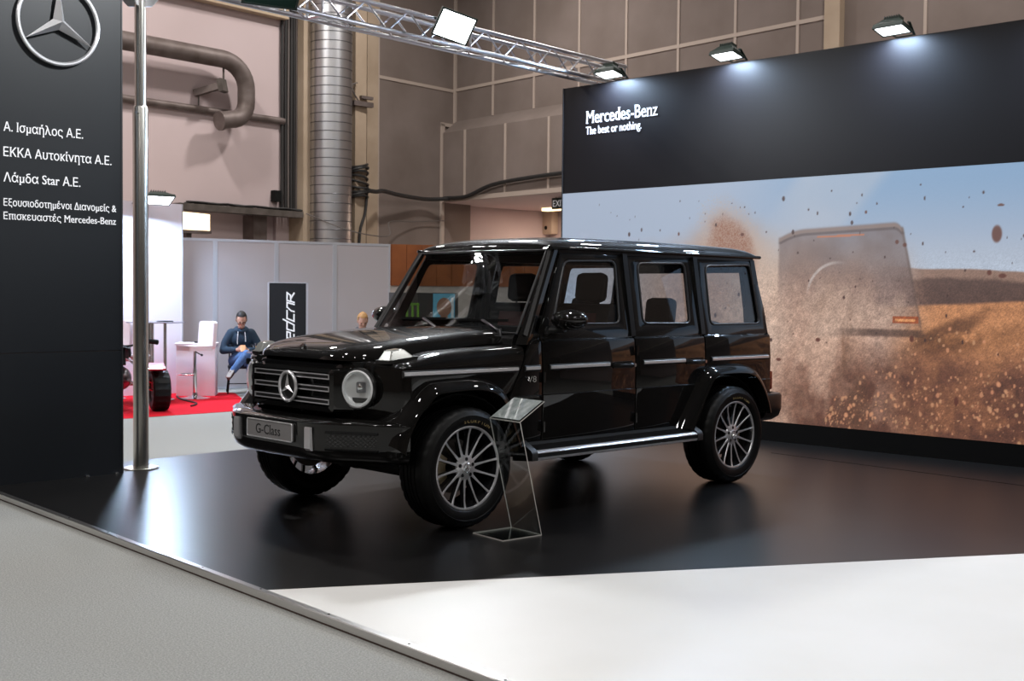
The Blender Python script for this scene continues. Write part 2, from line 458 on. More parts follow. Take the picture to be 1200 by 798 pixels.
t = tag(obj('cable_tray', b, 'ledge_grey'), 'grimy horizontal cable tray along the cream wall above the partitions', 'cable tray')
b = NB()
for k in range(5):
    tube(b, spline([HL(-2.3 + i * .28, .05 + .045 * k + .02 * math.sin(i * 2 + k), 3.16 + .025 * abs(math.sin(i * 1.3 + k))) for i in range(11)], 3), .018, 6)
obj('tray_cable', b, 'cable', t)
b = NB(); hbox(b, HL, -.72, -.40, -.3, .05, FZ, 3.02); struct('trim_8', b, 'pipe_grey')
b = NB(); hbox(b, HL, -.27, -.10, .002, .13, 3.32, 3.54); tag(obj('junction_box', b, 'matte_black'), 'small black box on the cream wall above the cable tray', 'junction box')
# the loop of cables tied on the post
b = NB()
for k in range(9):
    w = .22 + .02 * math.sin(k * 2.1); zc = 3.50 + .085 * k
    tube(b, [HL(1.715 + w * math.cos(a), .36 + .20 * math.sin(a), zc + .05 * math.sin(a + k)) for a in np.linspace(0, 2 * PI, 24, endpoint=False)], .026, 6, closed=True)
tube(b, spline([HL(1.85, .50, 3.6), HL(1.80, .5, 3.2), HL(1.66, .5, 2.8), HL(1.62, .5, 2.1)], 6), .03, 6)
tag(obj('cable_coil', b, 'cable'), 'coil of dark cables tied around the cream post right of the duct', 'cable coil')
b = NB(); tube(b, spline([HL(1.80, .60, 3.66), HL(2.1, .52, 3.66), HL(2.4, .42, 3.70), HL(3.0, .3, 3.66), HL(3.9, .2, 3.64), HL(4.45, .35, 3.68), HR(.3, .52, 3.70), HR(1.1, .52, 3.70), HR(2.0, .52, 3.90), HR(3.4, .52, 3.98), HR(5.5, .52, 4.02)], 8), .045, 8)
tag(obj('power_cable', b, 'cable'), 'black cable slung along the acoustic wall from the post to the display wall', 'cable')
for hts, lab in (((3.75, 2.8, 2.75, 3.1), 'thin grey wire drooping across the duct and the acoustic wall'),):
    b = NB(); tube(b, spline([HL(.3, .4, 3.1), HL(.8, 1.2, 2.75), HL(1.8, 1.2, 2.70), HL(2.6, .4, 3.05), HL(3.6, .1, 3.12), HL(4.6, .1, 3.2)], 8), .012, 6)
    tag(obj('wire', b, 'cable_grey'), lab, 'wire')
t = thing('wall_bracket', 'small grey metal bracket clamped on the cream post beside the duct', 'bracket', HL(1.72, .45, 5.45))
b = NB(); box(b, (0, .05, 0), (.5, .1, .1)); box(b, (-.1, .05, .14), (.3, .08, .06)); obj('clamp', b, 'pipe_grey', t)
b = NB(); tube(b, spline([(.1, .05, .05), (.25, .08, .2), (.3, .08, .35), (.15, .06, .42)], 6), .015, 6); obj('loop', b, 'cable_grey', t)

# pipes on the cream wall
t = thing('bent_pipe', 'thick grey pipe along the cream wall that bends down and back in a hook', 'pipe', HL(-1.5, .42, 5.5))
pts = [HL(-14, .42, 5.84), HL(-2.7, .42, 5.86)] + [HL(-1.74 + .56 * math.sin(a), .42, 5.36 + .50 * math.cos(a)) for a in np.linspace(.0, PI * .5, 9)] + \
      [HL(-1.18, .42, 5.25)] + [HL(-1.54 + .36 * math.cos(a), .42, 5.12 - .36 * math.sin(a)) for a in np.linspace(0, PI * .5, 8)] + [HL(-1.80, .42, 4.70)]
b = NB(); tube(b, pts, .165, 18); obj('pipe_run', b, 'pipe_grey', t, world=True)
b = NB(); cyl(b, HL(-1.80, .42, 4.70), HL(-1.74, .42, 4.71), .18, n=20); obj('end_flange', b, 'pipe_grey', t, world=True)
b = NB(); cyl(b, HL(-14, .06, 4.90), HL(.0, .06, 4.93), .07, n=12)
tag(obj('wall_pipe', b, 'pipe_grey'), 'thin straight pipe running along the cream wall behind the bent pipe', 'pipe')
t = thing('pipe_support', 'rusty steel stub bracket sticking out of the cream wall inside the pipe bend', 'bracket', HL(-2.05, 0, 5.22))
b = NB(); bar(b, HL(-2.05, .01, 5.22), HL(-1.76, .42, 5.36), .13, .12); obj('stub', b, 'pipe_grey', t, world=True)
b = NB(); bar(b, HL(-1.76, .40, 5.35), HL(-1.72, .48, 5.37), .22, .24); cyl(b, HL(-1.70, .42, 5.45), HL(-1.70, .42, 5.70), .02, n=8); obj('clamp_plate', b, 'ledge_grey', t, world=True)
b = NB(); cyl(b, HL(-2.0, .06, 5.2), HL(-2.0, .06, 4.97), .015, n=8); obj('hanger_rod', b, 'ledge_grey', t, world=True)

# recess of the right wall: exit sign, lamp, device
t = thing('exit_sign', 'small dark green exit sign hung under the hall soffit left of the display wall', 'exit sign', HR(3.26, -.30, 3.62), math.atan2(DR.y, DR.x))
b = NB(); box(b, (0, 0, -.14), (.46, .06, .24), bev=.01); obj('sign_box', b, 'exit_green', t)
b = text_bm('EXIT', .36, .14, depth=.002); place(b, (-.18, -.034, -.21), (1, 0, 0), (0, 0, 1)); obj('lettering', b, 'letter_white', t)
b = NB(); cyl(b, (-.12, 0, -.03), (-.12, 0, 0), .01, n=8); obj('hanger', b, 'pipe_grey', t); b = NB(); cyl(b, (.12, 0, -.03), (.12, 0, 0), .01, n=8); obj('hanger', b, 'pipe_grey', t)
b = NB(); hbox(b, HR, .50, 2.2, -2.5, -2.3, 3.55, 3.62)
q = tag(obj('strip_lamp', b, 'warm_glow'), 'warm glowing strip lamp under the hall soffit below the exit sign', 'lamp')
lo = area_lamp('strip_light', HR(1.4, -2.4, 3.53), 1.4, 70, (1, .82, .66), HR(1.4, -2.4, 0), 'RECTANGLE', .15); lo.parent = q
t = thing('wall_device', 'cream box with a dark button on the recess wall left of the display wall', 'wall device', HR(-.31, -3.39, 3.26), math.atan2(DR.y, DR.x))
b = NB(); box(b, (0, -.12, .1), (.5, .24, .62), bev=.04); obj('housing', b, 'device_cream', t)
b = NB(); cyl(b, (.05, -.245, -.05), (.05, -.25, -.05), .05, n=16); obj('button', b, 'matte_black', t)
b = NB(); tube(b, spline([(.22, -.1, .42), (.35, -.08, .6), (.55, -.04, .75)], 6), .02, 6); obj('conduit', b, 'cable_grey', t)

# ================================================================== stand
t = thing('exhibition_platform', 'low exhibition platform with a black deck, white corner and aluminium edge', 'platform', (0, 0, 0))
def edge_x(y): return 3.10 + (y + 3.2) * .0382
blk = [(edge_x(-3.2), -3.2), (edge_x(1.45), 1.45), (-.54, 3.68), (-4.45, 5.99), (-4.45, -3.66)]
wht = [(edge_x(1.45), 1.45), (edge_x(6.3), 6.3), (-4.45, 6.3), (-4.45, 5.99), (-.54, 3.68)]
b = NB(); prism(b, blk, FZ, 0, lambda u, v, w: (u, v, w)); obj('black_deck', b, 'deck_black', t)['label'] = 'glossy black laminate deck under the car'
b = NB(); prism(b, wht, FZ, 0, lambda u, v, w: (u, v, w)); obj('white_deck', b, 'deck_white', t)['label'] = 'white deck area in the foreground'
b = NB()
def ep(y, dx, z): return (edge_x(y) + dx, y, z)
prism(b, [(-.012, .004), (.022, .004), (.026, 0), (.026, -.034), (.018, -.034), (.018, 0), (-.012, 0)], -3.2, 6.3, lambda u, v, w: ep(w, u, v)); obj('edge_trim', b, 'aluminium', t)
b = NB(); prism(b, [(.002, -.030), (.020, -.030), (.020, FZ), (.002, FZ)], -3.2, 6.3, lambda u, v, w: ep(w, u, v)); obj('kick_strip', b, 'aluminium_dark', t)
b = NB()
for k in range(13):
    y = -2.9 + k * .62; cyl(b, ep(y, .004, .004), ep(y, .004, .0065), .007, n=8)
obj('screw', b, 'chrome', t)['kind'] = 'stuff'
# fine seams between the laminate boards
b = NB()
for p, q in (((-3.27, .09), (-3.10, 3.1)), ):
    bar(b, (*p, .0003), (*q, .0003), .0006, .006)
obj('board_seam', b, 'deck_seam', t)['kind'] = 'stuff'

# ---- left sign wall
t = thing('sign_wall', 'tall dark grey sign wall at the left with a chrome star and white lettering', 'sign wall', (2.02, -2.68, 0))
b = NB(); boxmm(b, (0, -.12, .0), (2.6, 0, 1.012)); obj('lower_panel', b, 'sign_panel', t)
b = NB(); boxmm(b, (0, -.12, 1.018), (2.6, 0, 4.7)); obj('upper_panel', b, 'sign_panel', t)
b = NB(); boxmm(b, (.02, -.10, 1.011), (2.6, -.008, 1.019)); obj('joint_strip', b, 'pipe_grey', t)
b = NB(); boxmm(b, (-.012, -.125, 0), (0, .004, 4.7)); obj('end_profile', b, 'seal', t)
b = star_bm(.318, .017, .075, 72, .165, .0)
place(b, (2.548 - 2.02, .03, 3.592), (-1, 0, 0), (0, 0, 1)); obj('star_emblem', b, 'silver_trim', t, ang=20)['label'] = 'large chrome three pointed star in a ring'
for s, x0, x1, z, cap in (('Α. Ισμαήλος Α.Ε.', 2.968, 2.343, 2.715, .070), ('ΕΚΚΑ Αυτοκίνητα Α.Ε.', 2.970, 2.105, 2.524, .070), ('Λάμδα Star Α.Ε.', 2.970, 2.366, 2.330, .070),
                          ('Εξουσιοδοτημένοι Διανομείς &', 2.971, 2.065, 2.146, .056), ('Επισκευαστές Mercedes-Benz', 2.972, 2.068, 2.043, .056)):
    b = text_bm(s, x0 - x1, cap, True, .006); place(b, (x0 - 2.02, .0, z), (-1, 0, 0), (0, 0, 1)); obj('lettering', b, 'letter_white', t)
for xx in (.14, .02):
    pass
b = NB()
for xx, yy in ((.05, .012), (.30, .012)): box(b, (xx, yy, .006), (.03, .02, .012), bev=.004)
obj('floor_clip', b, 'chrome', t)

# ---- pole with its base
t = thing('support_pole', 'steel support pole on a round base plate beside the sign wall', 'pole', (1.78, -2.82, 0))
b = NB(); lathe(b, [(0, 0), (.145, 0), (.145, .010), (.14, .014), (0, .014)], 40, 'Z'); obj('base_plate', b, 'steel', t)
b = NB(); lathe(b, [(0, .01), (.064, .01), (.064, 3.03), (.060, 3.05), (.05, 3.05)], 32, 'Z'); obj('sleeve', b, 'steel', t)
b = NB(); lathe(b, [(.047, 3.02), (.047, 4.45), (0, 4.45)], 32, 'Z'); obj('tube', b, 'steel', t)
b = NB(); cyl(b, (.045, .04, 2.99), (.065, .058, 2.99), .012, n=10); obj('lock_screw', b, 'chrome', t)
b = NB()
for a in (0, PI / 2, PI, 3 * PI / 2):
    c, s = math.cos(a + .75), math.sin(a + .75)
    prism(b, [(.04, 3.88), (.10, 3.88), (.27, 4.06), (.27, 4.10), (.04, 4.10)], -.006, .006, lambda u, v, w: (u * c - w * s, u * s + w * c, v))
boxmm(b, (-.2, -.2, 4.06), (.2, .2, 4.075)); obj('gusset_bracket', b, 'silver_trim', t)

# ---- truss
t = thing('lighting_truss', 'silver square lighting truss running from the pole to the display wall', 'truss', (0, -2.7, 4.08))
TA = Vector((2.0, -2.585, 4.10)); TB = Vector((-4.75, -3.09, 4.10)); TD = (TB - TA); TLn = TD.length; TD.normalize()
TS = Vector((TD.y, -TD.x, 0)); TS = TS if TS.y < 0 else -TS
H = .225
def TP(s, back, up): return TA + TD * s + TS * (H * back) + Vector((0, 0, H * up))
for bk in (0, 1):
    for up in (0, 1):
        b = NB(); cyl(b, TP(0, bk, up), TP(TLn, bk, up), .024, n=12); obj('chord', b, 'truss_alu', t, world=True)
nb = 24; st = TLn / nb
for i in range(nb):
    for (f0, f1) in (((0, 0), (0, 1)), ((1, 0), (1, 1)), ((0, 0), (1, 0))):
        b = NB(); a0, a1 = (f0, f1) if i % 2 == 0 else (f1, f0)
        cyl(b, TP(i * st + .01, *a0), TP((i + 1) * st - .01, *a1), .010, n=8); obj('brace', b, 'truss_alu', t, world=True)
for s in (0.02, 2.0, 4.0, TLn - .02):
    b = NB()
    for p, q in (((0, 0), (0, 1)), ((0, 1), (1, 1)), ((1, 1), (1, 0)), ((1, 0), (0, 0))): cyl(b, TP(s, *p), TP(s, *q), .014, n=8)
    obj('end_frame', b, 'truss_alu', t, world=True)

# ---- floodlights
def floodlight(loc, aim, w, h, label, power, mount, group=None, arm=.12, spread=None, color=(.55, .74, 1), xdir=None, face='flood_glow'):
    """lamp whose glowing face looks along aim; mount = world point of its clamp"""
    t = thing('floodlight', label, 'floodlight', loc, 0, group)
    R = frame_z(Vector(aim))
    if xdir:
        Zv = Vector(aim).normalized(); Xv = Vector(xdir); Xv = (Xv - Zv * Xv.dot(Zv)).normalized(); R = Matrix((Xv, Zv.cross(Xv), Zv)).transposed()
    X, Y, Z = R.col[0].copy(), R.col[1].copy(), R.col[2].copy()
    def T(bm):
        bmesh.ops.transform(bm, matrix=R.to_4x4(), verts=bm.verts[:]); return bm
    b = NB(); rows = []
    for z, k in ((-.09, .55), (-.055, .78), (-.03, 1.0), (0, 1.03)):
        rows.append([(w / 2 * k * sx, h / 2 * k * sy, z) for sx, sy in ((-1, -1), (1, -1), (1, 1), (-1, 1))])
    V = loft(b, rows, closed=True); b.faces.new(V[0][::-1]); b.faces.new(V[-1])
    for i in range(7): box(b, ((i - 3) * w * .08, 0, -.10), (.006, h * .5, .05))
    obj('housing', T(b), 'flood_body', t)
    b = NB()
    for sx, sy, a, c in ((0, 1, w * 1.03, .016), (0, -1, w * 1.03, .016)): box(b, (0, sy * h * .49, .004), (a, c, .016))
    for sx in (-1, 1): box(b, (sx * w * .49, 0, .004), (.016, h * 1.0, .016))
    obj('rim', T(b), 'flood_body', t)
    b = NB(); box(b, (0, 0, .002), (w * .94, h * .94, .004)); obj('glowing_face' if face == 'flood_glow' else 'front_glass', T(b), face, t)
    b = NB(); m = Vector(mount) - Vector(loc)
    for sx in (-1, 1):
        e = X * (sx * w * .55) - Z * .05
        bar(b, X * (sx * w * .50) - Z * .04, e, .025, .02); bar(b, e, m + X * (sx * w * .3), .022, .008)
    bar(b, m + X * w * .32, m - X * w * .32, .025, .008); obj('yoke', b, 'flood_body', t)
    if power:
        l = bpy.data.lights.new('flood_beam', 'AREA'); l.energy = power; l.color = color; l.shape = 'RECTANGLE'; l.size = w * .9; l.size_y = h * .9
        if spread: l.spread = spread
        lo = bpy.data.objects.new('flood_beam', l); COL.objects.link(lo); lo.parent = t
        Ml = R.copy(); Ml.col[2] = -R.col[2]; Ml.col[0] = -R.col[0]
        lo.matrix_local = Matrix.Translation(Z * .012) @ Ml.to_4x4()
    return t
floodlight(Vector((-1.375, -2.44, 4.17)), Vector((.32, .775, -.543)), .385, .285, 'large glowing floodlight clamped mid way along the truss', 170, TP(3.44, 0, 1), color=(.90, .95, 1), xdir=(-.965, .19, -.16))
floodlight(Vector((.70, -2.47, 4.20)), Vector((.10, .45, -.35)), .50, .40, 'unlit dark floodlight on the truss, cut by the top edge of the photo', 0, TP(1.48, 0, 1), face='lamp_glass')

# ---- display wall with its printed picture
WL = thing('display_wall', 'tall black display wall with a desert picture behind the car', 'display wall', (-4.1, -.39, 0), math.radians(92))
b = NB(); boxmm(b, (-3.03, 0, 2.737), (3.75, .14, 4.0)); obj('upper_panel', b, 'panel_black', WL)
b = NB(); boxmm(b, (-3.03, .006, .203), (3.75, .14, 2.737)); obj('picture_frame', b, 'plinth_black', WL)
b = NB(); boxmm(b, (-3.03, -.004, 0), (3.75, .14, .203)); obj('plinth', b, 'plinth_black', WL)
b = NB(); boxmm(b, (-3.045, -.008, 0), (-3.03, .14, 4.0)); obj('corner_profile', b, 'seal', WL)
b = text_bm('Mercedes-Benz', 1.055, .150, True, .006, .0); place(b, (-2.672, 0, 3.545), (1, 0, 0), (0, 0, 1)); obj('lettering', b, 'letter_lit', WL)
b = text_bm('The best or nothing.', .83, .095, False, .006); place(b, (-2.672, 0, 3.415), (1, 0, 0), (0, 0, 1)); obj('slogan', b, 'letter_lit', WL)
rng = np.random.default_rng(3)
def vnoise(x, y, seed=0):
    g = np.random.default_rng(seed).random((256, 256))
    xi = np.floor(x).astype(int); yi = np.floor(y).astype(int); fx = x - xi; fy = y - yi
    fx = fx * fx * (3 - 2 * fx); fy = fy * fy * (3 - 2 * fy)
    a = g[xi % 256, yi % 256]; b_ = g[(xi + 1) % 256, yi % 256]; c = g[xi % 256, (yi + 1) % 256]; d = g[(xi + 1) % 256, (yi + 1) % 256]
    return (a * (1 - fx) + b_ * fx) * (1 - fy) + (c * (1 - fx) + d * fx) * fy
def fbm(x, y, o=5, seed=0):
    v = 0; a = .5
    for k in range(o): v = v + a * vnoise(x * 2 ** k + 17 * k, y * 2 ** k + 31 * k, seed + k); a *= .5
    return v / (1 - .5 ** o)
def sst(a, b_, x):
    t = np.clip((x - a) / (b_ - a), 0, 1); return t * t * (3 - 2 * t)
def picture():
    S0, S1, Z0, Z1 = -3.03, 3.75, .205, 2.735
    NX, NZ = 800, 300
    s, z = np.meshgrid(np.linspace(S0, S1, NX), np.linspace(Z0, Z1, NZ), indexing='ij')
    def C(*c): return np.array(c, float)
    def mix(img, col, m): return img * (1 - m[..., None]) + (col if getattr(col, 'ndim', 1) == 3 else np.broadcast_to(col, img.shape)) * m[..., None]
    n1 = fbm(s * 1.5 + 40, z * 1.5 + 9, 6, 1); n2 = fbm(s * 5 + 80, z * 5 + 50, 5, 11); n3 = fbm(s * 22 + 60, z * 22 + 10, 3, 21); nf = rng.random(s.shape)
    img = np.broadcast_to(C(176, 190, 212), s.shape + (3,)).copy()
    img = mix(img, C(138, 172, 208), sst(1.9, 2.75, z) * sst(-1.0, .9, s) * .9)
    img = mix(img, C(205, 205, 212), sst(.62, .38, np.abs(s - .1 - (z - 2.1) * .9)) * sst(-.3, .3, s) * .55 * (n1 + .3))
    img = mix(img, C(196, 204, 216), sst(2.2, 1.75, z) * .6)
    # far hills and dunes on the right
    hz = 1.80 - .05 * (s - 1.4) + .05 * (fbm(s * 1.3 + 7, s * 0 + 3, 4, 31) - .5)
    img = mix(img, C(150, 122, 108), sst(.01, -.01, z - hz) * sst(1.0, 1.6, s))
    img = mix(img, C(102, 80, 72), sst(.02, -.03, z - hz + .09 + .08 * (n2 - .5)) * sst(1.0, 1.6, s))
    dz = 1.47 + .05 * (s - 2) + .04 * (n1 - .5)
    img = mix(img, C(190, 138, 100), sst(.015, -.02, z - dz) * sst(.9, 1.5, s))
    dk = sst(.5, .05, np.abs(z - (1.02 + .17 * (s - 1.5))) / .28) * sst(1.2, 1.7, s) * sst(.35, .6, n2 + .12)
    img = mix(img, C(112, 78, 52), dk * .75)
    img = mix(img, C(184, 130, 92), sst(2.0, 2.9, s - (z - .9) * -.4) * sst(1.35, .9, z) * .6)
    # sand thrown up, beige near the car, dark towards the bottom
    dust = sst(2.25, 1.7, z - .35 * np.exp(-((s + .7) / .4) ** 2) + .5 * (n1 - .5)) * sst(1.75, .9, s + .5 * (n1 - .5))
    img = mix(img, C(188, 156, 138), dust * sst(-3.2, -1.0, s))
    img = mix(img, C(216, 198, 184), sst(.55, .1, np.abs(s + .25 - .3 * (n1 - .5)) / 1.) * sst(2.45, 1.8, z) * .55)
    low = sst(1.15, .60, z - .25 * (n1 - .5) - .10 * np.clip(s - 1, 0, 2)) * sst(-.5, .5, s)
    img = mix(img, C(110, 76, 62), low * (.62 + .38 * sst(.35, .65, n2)))
    ang = np.arctan2(2.05 - z, s - .75); rad = np.hypot(s - .75, z - 2.05)
    stk = fbm(ang * 4 + 20, rad * .9 + 5, 5, 41)
    reg = sst(1.75, 1.2, z) * sst(1.25, .75, s) * sst(-1.6, -.9, s)
    img = mix(img, C(112, 82, 64), reg * sst(.50, .66, stk) * .75)
    img = mix(img, C(200, 170, 152), reg * sst(.50, .34, stk) * .65)
    img = mix(img, C(184, 134, 98), sst(1.7, 2.4, s + .5 * (z - 1.1)) * sst(.75, 1.1, z) * sst(1.42, 1.2, z) * .55)
    band = np.abs(z - (1.02 + .42 * (s - 1.35)) - .10 * (n2 - .5)); img = mix(img, C(98, 68, 48), sst(.10, .02, band) * sst(1.35, 1.6, s) * sst(2.35, 1.9, s) * .7)
    # plume
    pd = np.sqrt(((s + .66 - .35 * (2.2 - z)) / (.27 + .25 * np.clip(2.2 - z, 0, 1))) ** 2 + ((z - 2.06) / .36) ** 2)
    img = mix(img, C(156, 106, 82), sst(1.15, .45, pd + .5 * (n2 - .5)) * .95)
    img = mix(img, C(200, 180, 168), ((sst(1.9, .8, pd) > nf * 1.6 + .15) & (s < -.2)).astype(float) * .5)
    # hazy back of a vehicle
    top = 2.195 + .045 * np.clip(s, 0, 1.31) / 1.31 - .07 * np.clip((.30 - s) / .30, 0, 1) ** 2 - .05 * np.clip((s - 1.22) / .1, 0, 1) ** 3
    rgt = 1.33 + .22 * np.clip((2.2 - z) / 1.0, 0, 1)
    veh = sst(.02, -.02, z - top) * sst(-.04, .0, s) * sst(.02, -.01, s - rgt) * sst(1.12, 1.25, z - .12 * (s - 1.2))
    fade = sst(1.05, 1.95, z + .25 * (s - .6) + .3 * (n1 - .5))
    img = mix(img, C(120, 102, 98), veh * (.12 + .78 * fade) * (.75 + .5 * (n2 - .5)))
    img = mix(img, C(150, 130, 122), veh * sst(.030, .012, np.abs(z - top + .022)) * .8)
    img = mix(img, C(92, 78, 76), veh * sst(.020, .006, np.abs(z - top + .055)) * .6)
    img = mix(img, C(196, 172, 156), veh * sst(.62, .42, n1 + .25 * np.abs(s - .75)) * sst(1.95, 1.55, z) * .5)
    img = mix(img, C(104, 86, 78), veh * sst(.03, .0, np.abs(s - rgt)) * .6)
    ring = np.abs(np.sqrt((s - .66) ** 2 + (z - 1.52) ** 2) - .34)
    img = mix(img, C(206, 196, 192), veh * sst(.022, .006, ring) * sst(1.5, 1.72, z) * sst(.8, .5, s) * .7)
    bar_ = (np.abs(z - 2.125 - .02 * (s - .68)) < .010) & (np.abs(s - .68) < .26)
    img = mix(img, C(206, 128, 92), bar_.astype(float) * .8)
    tl = (np.abs(z - 1.30) < .036) & (np.abs(s - 1.38) < .13)
    img = mix(img, C(160, 84, 44), tl.astype(float) * .8)
    tl = (np.abs(z - 1.30) < .012) & (np.abs(s - 1.38) < .10)
    img = mix(img, C(232, 170, 120), tl.astype(float) * .8)
    img = mix(img, C(70, 54, 48), sst(.05, .02, np.abs(z - 1.17)) * sst(.5, 1.1, s) * sst(1.62, 1.5, s) * .6)
    img *= (1 + .34 * (nf - .5) * (1.05 - sst(1.5, 2.1, z)) * .7)[..., None]
    img *= (1 + .26 * (n3 - .5) * sst(2.0, 1.2, z))[..., None]
    # flying stones: small pale ones low on the right, dark ones in the air
    def stone(cx, cz, rx, rz, col, a=.9):
        i0 = int((cx - .1 - S0) / (S1 - S0) * NX); i1 = int((cx + .1 - S0) / (S1 - S0) * NX) + 1
        j0 = int((cz - .12 - Z0) / (Z1 - Z0) * NZ); j1 = int((cz + .12 - Z0) / (Z1 - Z0) * NZ) + 1
        i0, i1, j0, j1 = max(i0, 0), min(i1, NX), max(j0, 0), min(j1, NZ)
        if i1 <= i0 or j1 <= j0: return
        d = np.sqrt(((s[i0:i1, j0:j1] - cx) / rx) ** 2 + ((z[i0:i1, j0:j1] - cz) / rz) ** 2)
        m = sst(1.25, .8, d) * a
        img[i0:i1, j0:j1] = img[i0:i1, j0:j1] * (1 - m[..., None]) + np.array(col, float) * m[..., None]
    for k in range(700):
        cx = 3.75 - 3.2 * rng.random() ** .8; cz = .2 + (.15 + .75 * rng.random()) * min(1, (cx - .3) / 1.2) * rng.random() ** .6 * 1.25
        r = .004 + .013 * rng.random() ** 3
        if cx > .4: stone(cx, cz, r, r * (1 + .6 * rng.random()), (200 + 20 * rng.random(), 158, 124), .75)
    for k in range(140):
        cx = -2.6 + 6.2 * rng.random(); cz = 1.0 + 1.6 * rng.random() ** .8; r = .005 + .012 * rng.random() ** 3
        stone(cx, cz, r, r * (1 + rng.random()), (70, 46, 42), .85)
    for cx, cz, rx, rz in ((2.24, 2.1, .045, .075), (-.47, 2.17, .022, .018), (1.28, 2.05, .018, .02), (1.36, 2.02, .02, .02), (2.27, 2.36, .03, .012), (.45, 1.08, .025, .02), (.0, .86, .03, .015),
                           (.95, 2.35, .012, .016), (-1.3, 2.2, .012, .02), (2.18, 1.75, .02, .025), (2.3, 1.72, .035, .02), (1.45, 1.12, .02, .03), (1.9, .55, .02, .04)):
        stone(cx, cz, rx, rz, (104, 62, 50), .9)
    k_ = sst(2.0, 1.5, z)[..., None] * .8
    img = img * (1 - k_) + (118 + (img - 128) * 1.28) * k_
    img = np.clip(img, 0, 255) / 255.
    L = np.where(img <= .04045, img / 12.92, ((img + .055) / 1.055) ** 2.4)
    me = bpy.data.meshes.new('desert_picture')
    co_ = np.stack([s, np.full_like(s, .0), z], -1).reshape(-1, 3)
    idx = np.arange(NX * NZ).reshape(NX, NZ)
    q = np.stack([idx[:-1, :-1], idx[1:, :-1], idx[1:, 1:], idx[:-1, 1:]], -1).reshape(-1, 4)
    me.vertices.add(len(co_)); me.vertices.foreach_set('co', co_.ravel())
    me.loops.add(q.size); me.loops.foreach_set('vertex_index', q.ravel())
    me.polygons.add(len(q)); me.polygons.foreach_set('loop_start', np.arange(len(q)) * 4); me.polygons.foreach_set('loop_total', np.full(len(q), 4))
    me.update(calc_edges=True)
    ca = me.color_attributes.new('print', 'FLOAT_COLOR', 'POINT')
    ca.data.foreach_set('color', np.concatenate([L.reshape(-1, 3), np.ones((NX * NZ, 1))], 1).ravel())
    m = bpy.data.materials.new('backlit_print'); m.use_nodes = True; nt = m.node_tree; p = nt.nodes['Principled BSDF']
    at = nt.nodes.new('ShaderNodeAttribute'); at.attribute_name = 'print'
    p.inputs['Base Color'].default_value = (.04, .04, .04, 1); nt.links.new(at.outputs['Color'], p.inputs['Emission Color'])
    p.inputs['Emission Strength'].default_value = .80; p.inputs['Roughness'].default_value = .55; p.inputs['Specular IOR Level'].default_value = .2
    me.materials.append(m)
    o = bpy.data.objects.new('desert_picture', me); COL.objects.link(o); o.parent = WL
    o['label'] = 'backlit print of a desert with flying sand and a hazy off-roader'
picture()
def WP(s, out, z): return WL.matrix_basis @ Vector((s, -out, z))
for s, lab in ((-2.19, 'small glowing lamp on top of the display wall above the lettering'), (-.59, 'middle one of the three glowing lamps on top of the display wall'),
               (1.27, 'rightmost fully visible glowing lamp on top of the display wall'), (2.95, 'lamp at the right photo edge on top of the display wall')):
    floodlight(WP(s, .17, 4.05), WL.matrix_basis.to_3x3() @ Vector((.0, -.22, -.97)), .30, .20, lab, 75, WP(s + .05, .0, 4.01), 'lamps on the display wall')

# ================================================================== neighbouring booth
GA = Vector((-3.28, -10.36, FZ)); GB = Vector((-6.19, -9.59, FZ)); GD = (GB - GA).normalized(); GR = math.atan2(GD.y, GD.x)
b = NB(); prism(b, [(2.5, -9.86), (-2.65, -10.05), (-3.15, -9.55), (-1.98, -7.04), (2.5, -7.04)], FZ, FZ + .006, lambda u, v, w: (u, v, w))
tag(obj('red_carpet', b, 'carpet_red'), 'bright red carpet of the neighbouring booth beyond the platform', 'carpet')
labs = ['leftmost grey partition panel beside the white booth wall', 'second grey partition panel from the white booth wall, behind the man on the chair', 'third grey partition panel from the white booth wall, behind the black banner', 'rightmost grey partition panel next to the wood cladding']
for k in range(4):
    t = thing('partition_panel', labs[k], 'partition', GA + GD * (k - 1) * 1.005, GR, 'grey partition panels')
    b = NB(); boxmm(b, (.035, -.02, .03), (.97, .0, 2.37)); obj('infill', b, 'partition', t)
    b = NB(); boxmm(b, (.0, -.03, 0), (.035, .012, 2.40)); boxmm(b, (.97, -.03, 0), (1.005, .012, 2.40)); boxmm(b, (.035, -.03, 2.36), (.97, .012, 2.40)); boxmm(b, (.035, -.03, 0), (.97, .012, .04))
    obj('frame', b, 'partition_frame', t)
t = thing('booth_wall', 'tall white booth wall behind the pole lit by a floodlight', 'booth wall', (-2.50, -9.99, FZ))
b = NB(); boxmm(b, (0, -.3, 0), (4.4, 0, 2.88)); obj('panel', b, 'booth_white', t)
b = NB(); boxmm(b, (-.02, -.31, 0), (.0, .008, 2.88)); obj('edge_profile', b, 'partition_frame', t)
floodlight(Vector((-1.83, -9.45, 2.83)), Vector((.05, .30, -.80)), .42, .30, 'glowing floodlight on the white booth wall behind the pole', 110, Vector((-1.83, -9.96, 2.80)))
t = thing('hall_lamp', 'warm glowing hall lamp above the partition left end', 'lamp', (-3.61, -11.78, 2.55))
b = NB(); rows = [[(-.34, y, 0), (-.34, y, .28), (.26, y, .30), (.34, y, .22), (.34, y, .05), (.26, y, 0)] for y in (-.1, .1)]
V = loft(b, rows, closed=True); b.faces.new(V[0][::-1]); b.faces.new(V[1]); obj('diffuser', b, 'warm_glow', t)
b = NB(); boxmm(b, (-.36, -.12, -.05), (.36, .12, .0)); boxmm(b, (-.05, -.1, -2.55 + FZ), (.05, .0, -.05)); obj('mount', b, 'pipe_grey', t)
t = thing('counter', 'white booth counter behind the bar stool', 'counter', (-2.72, -10.0, FZ), -.35)
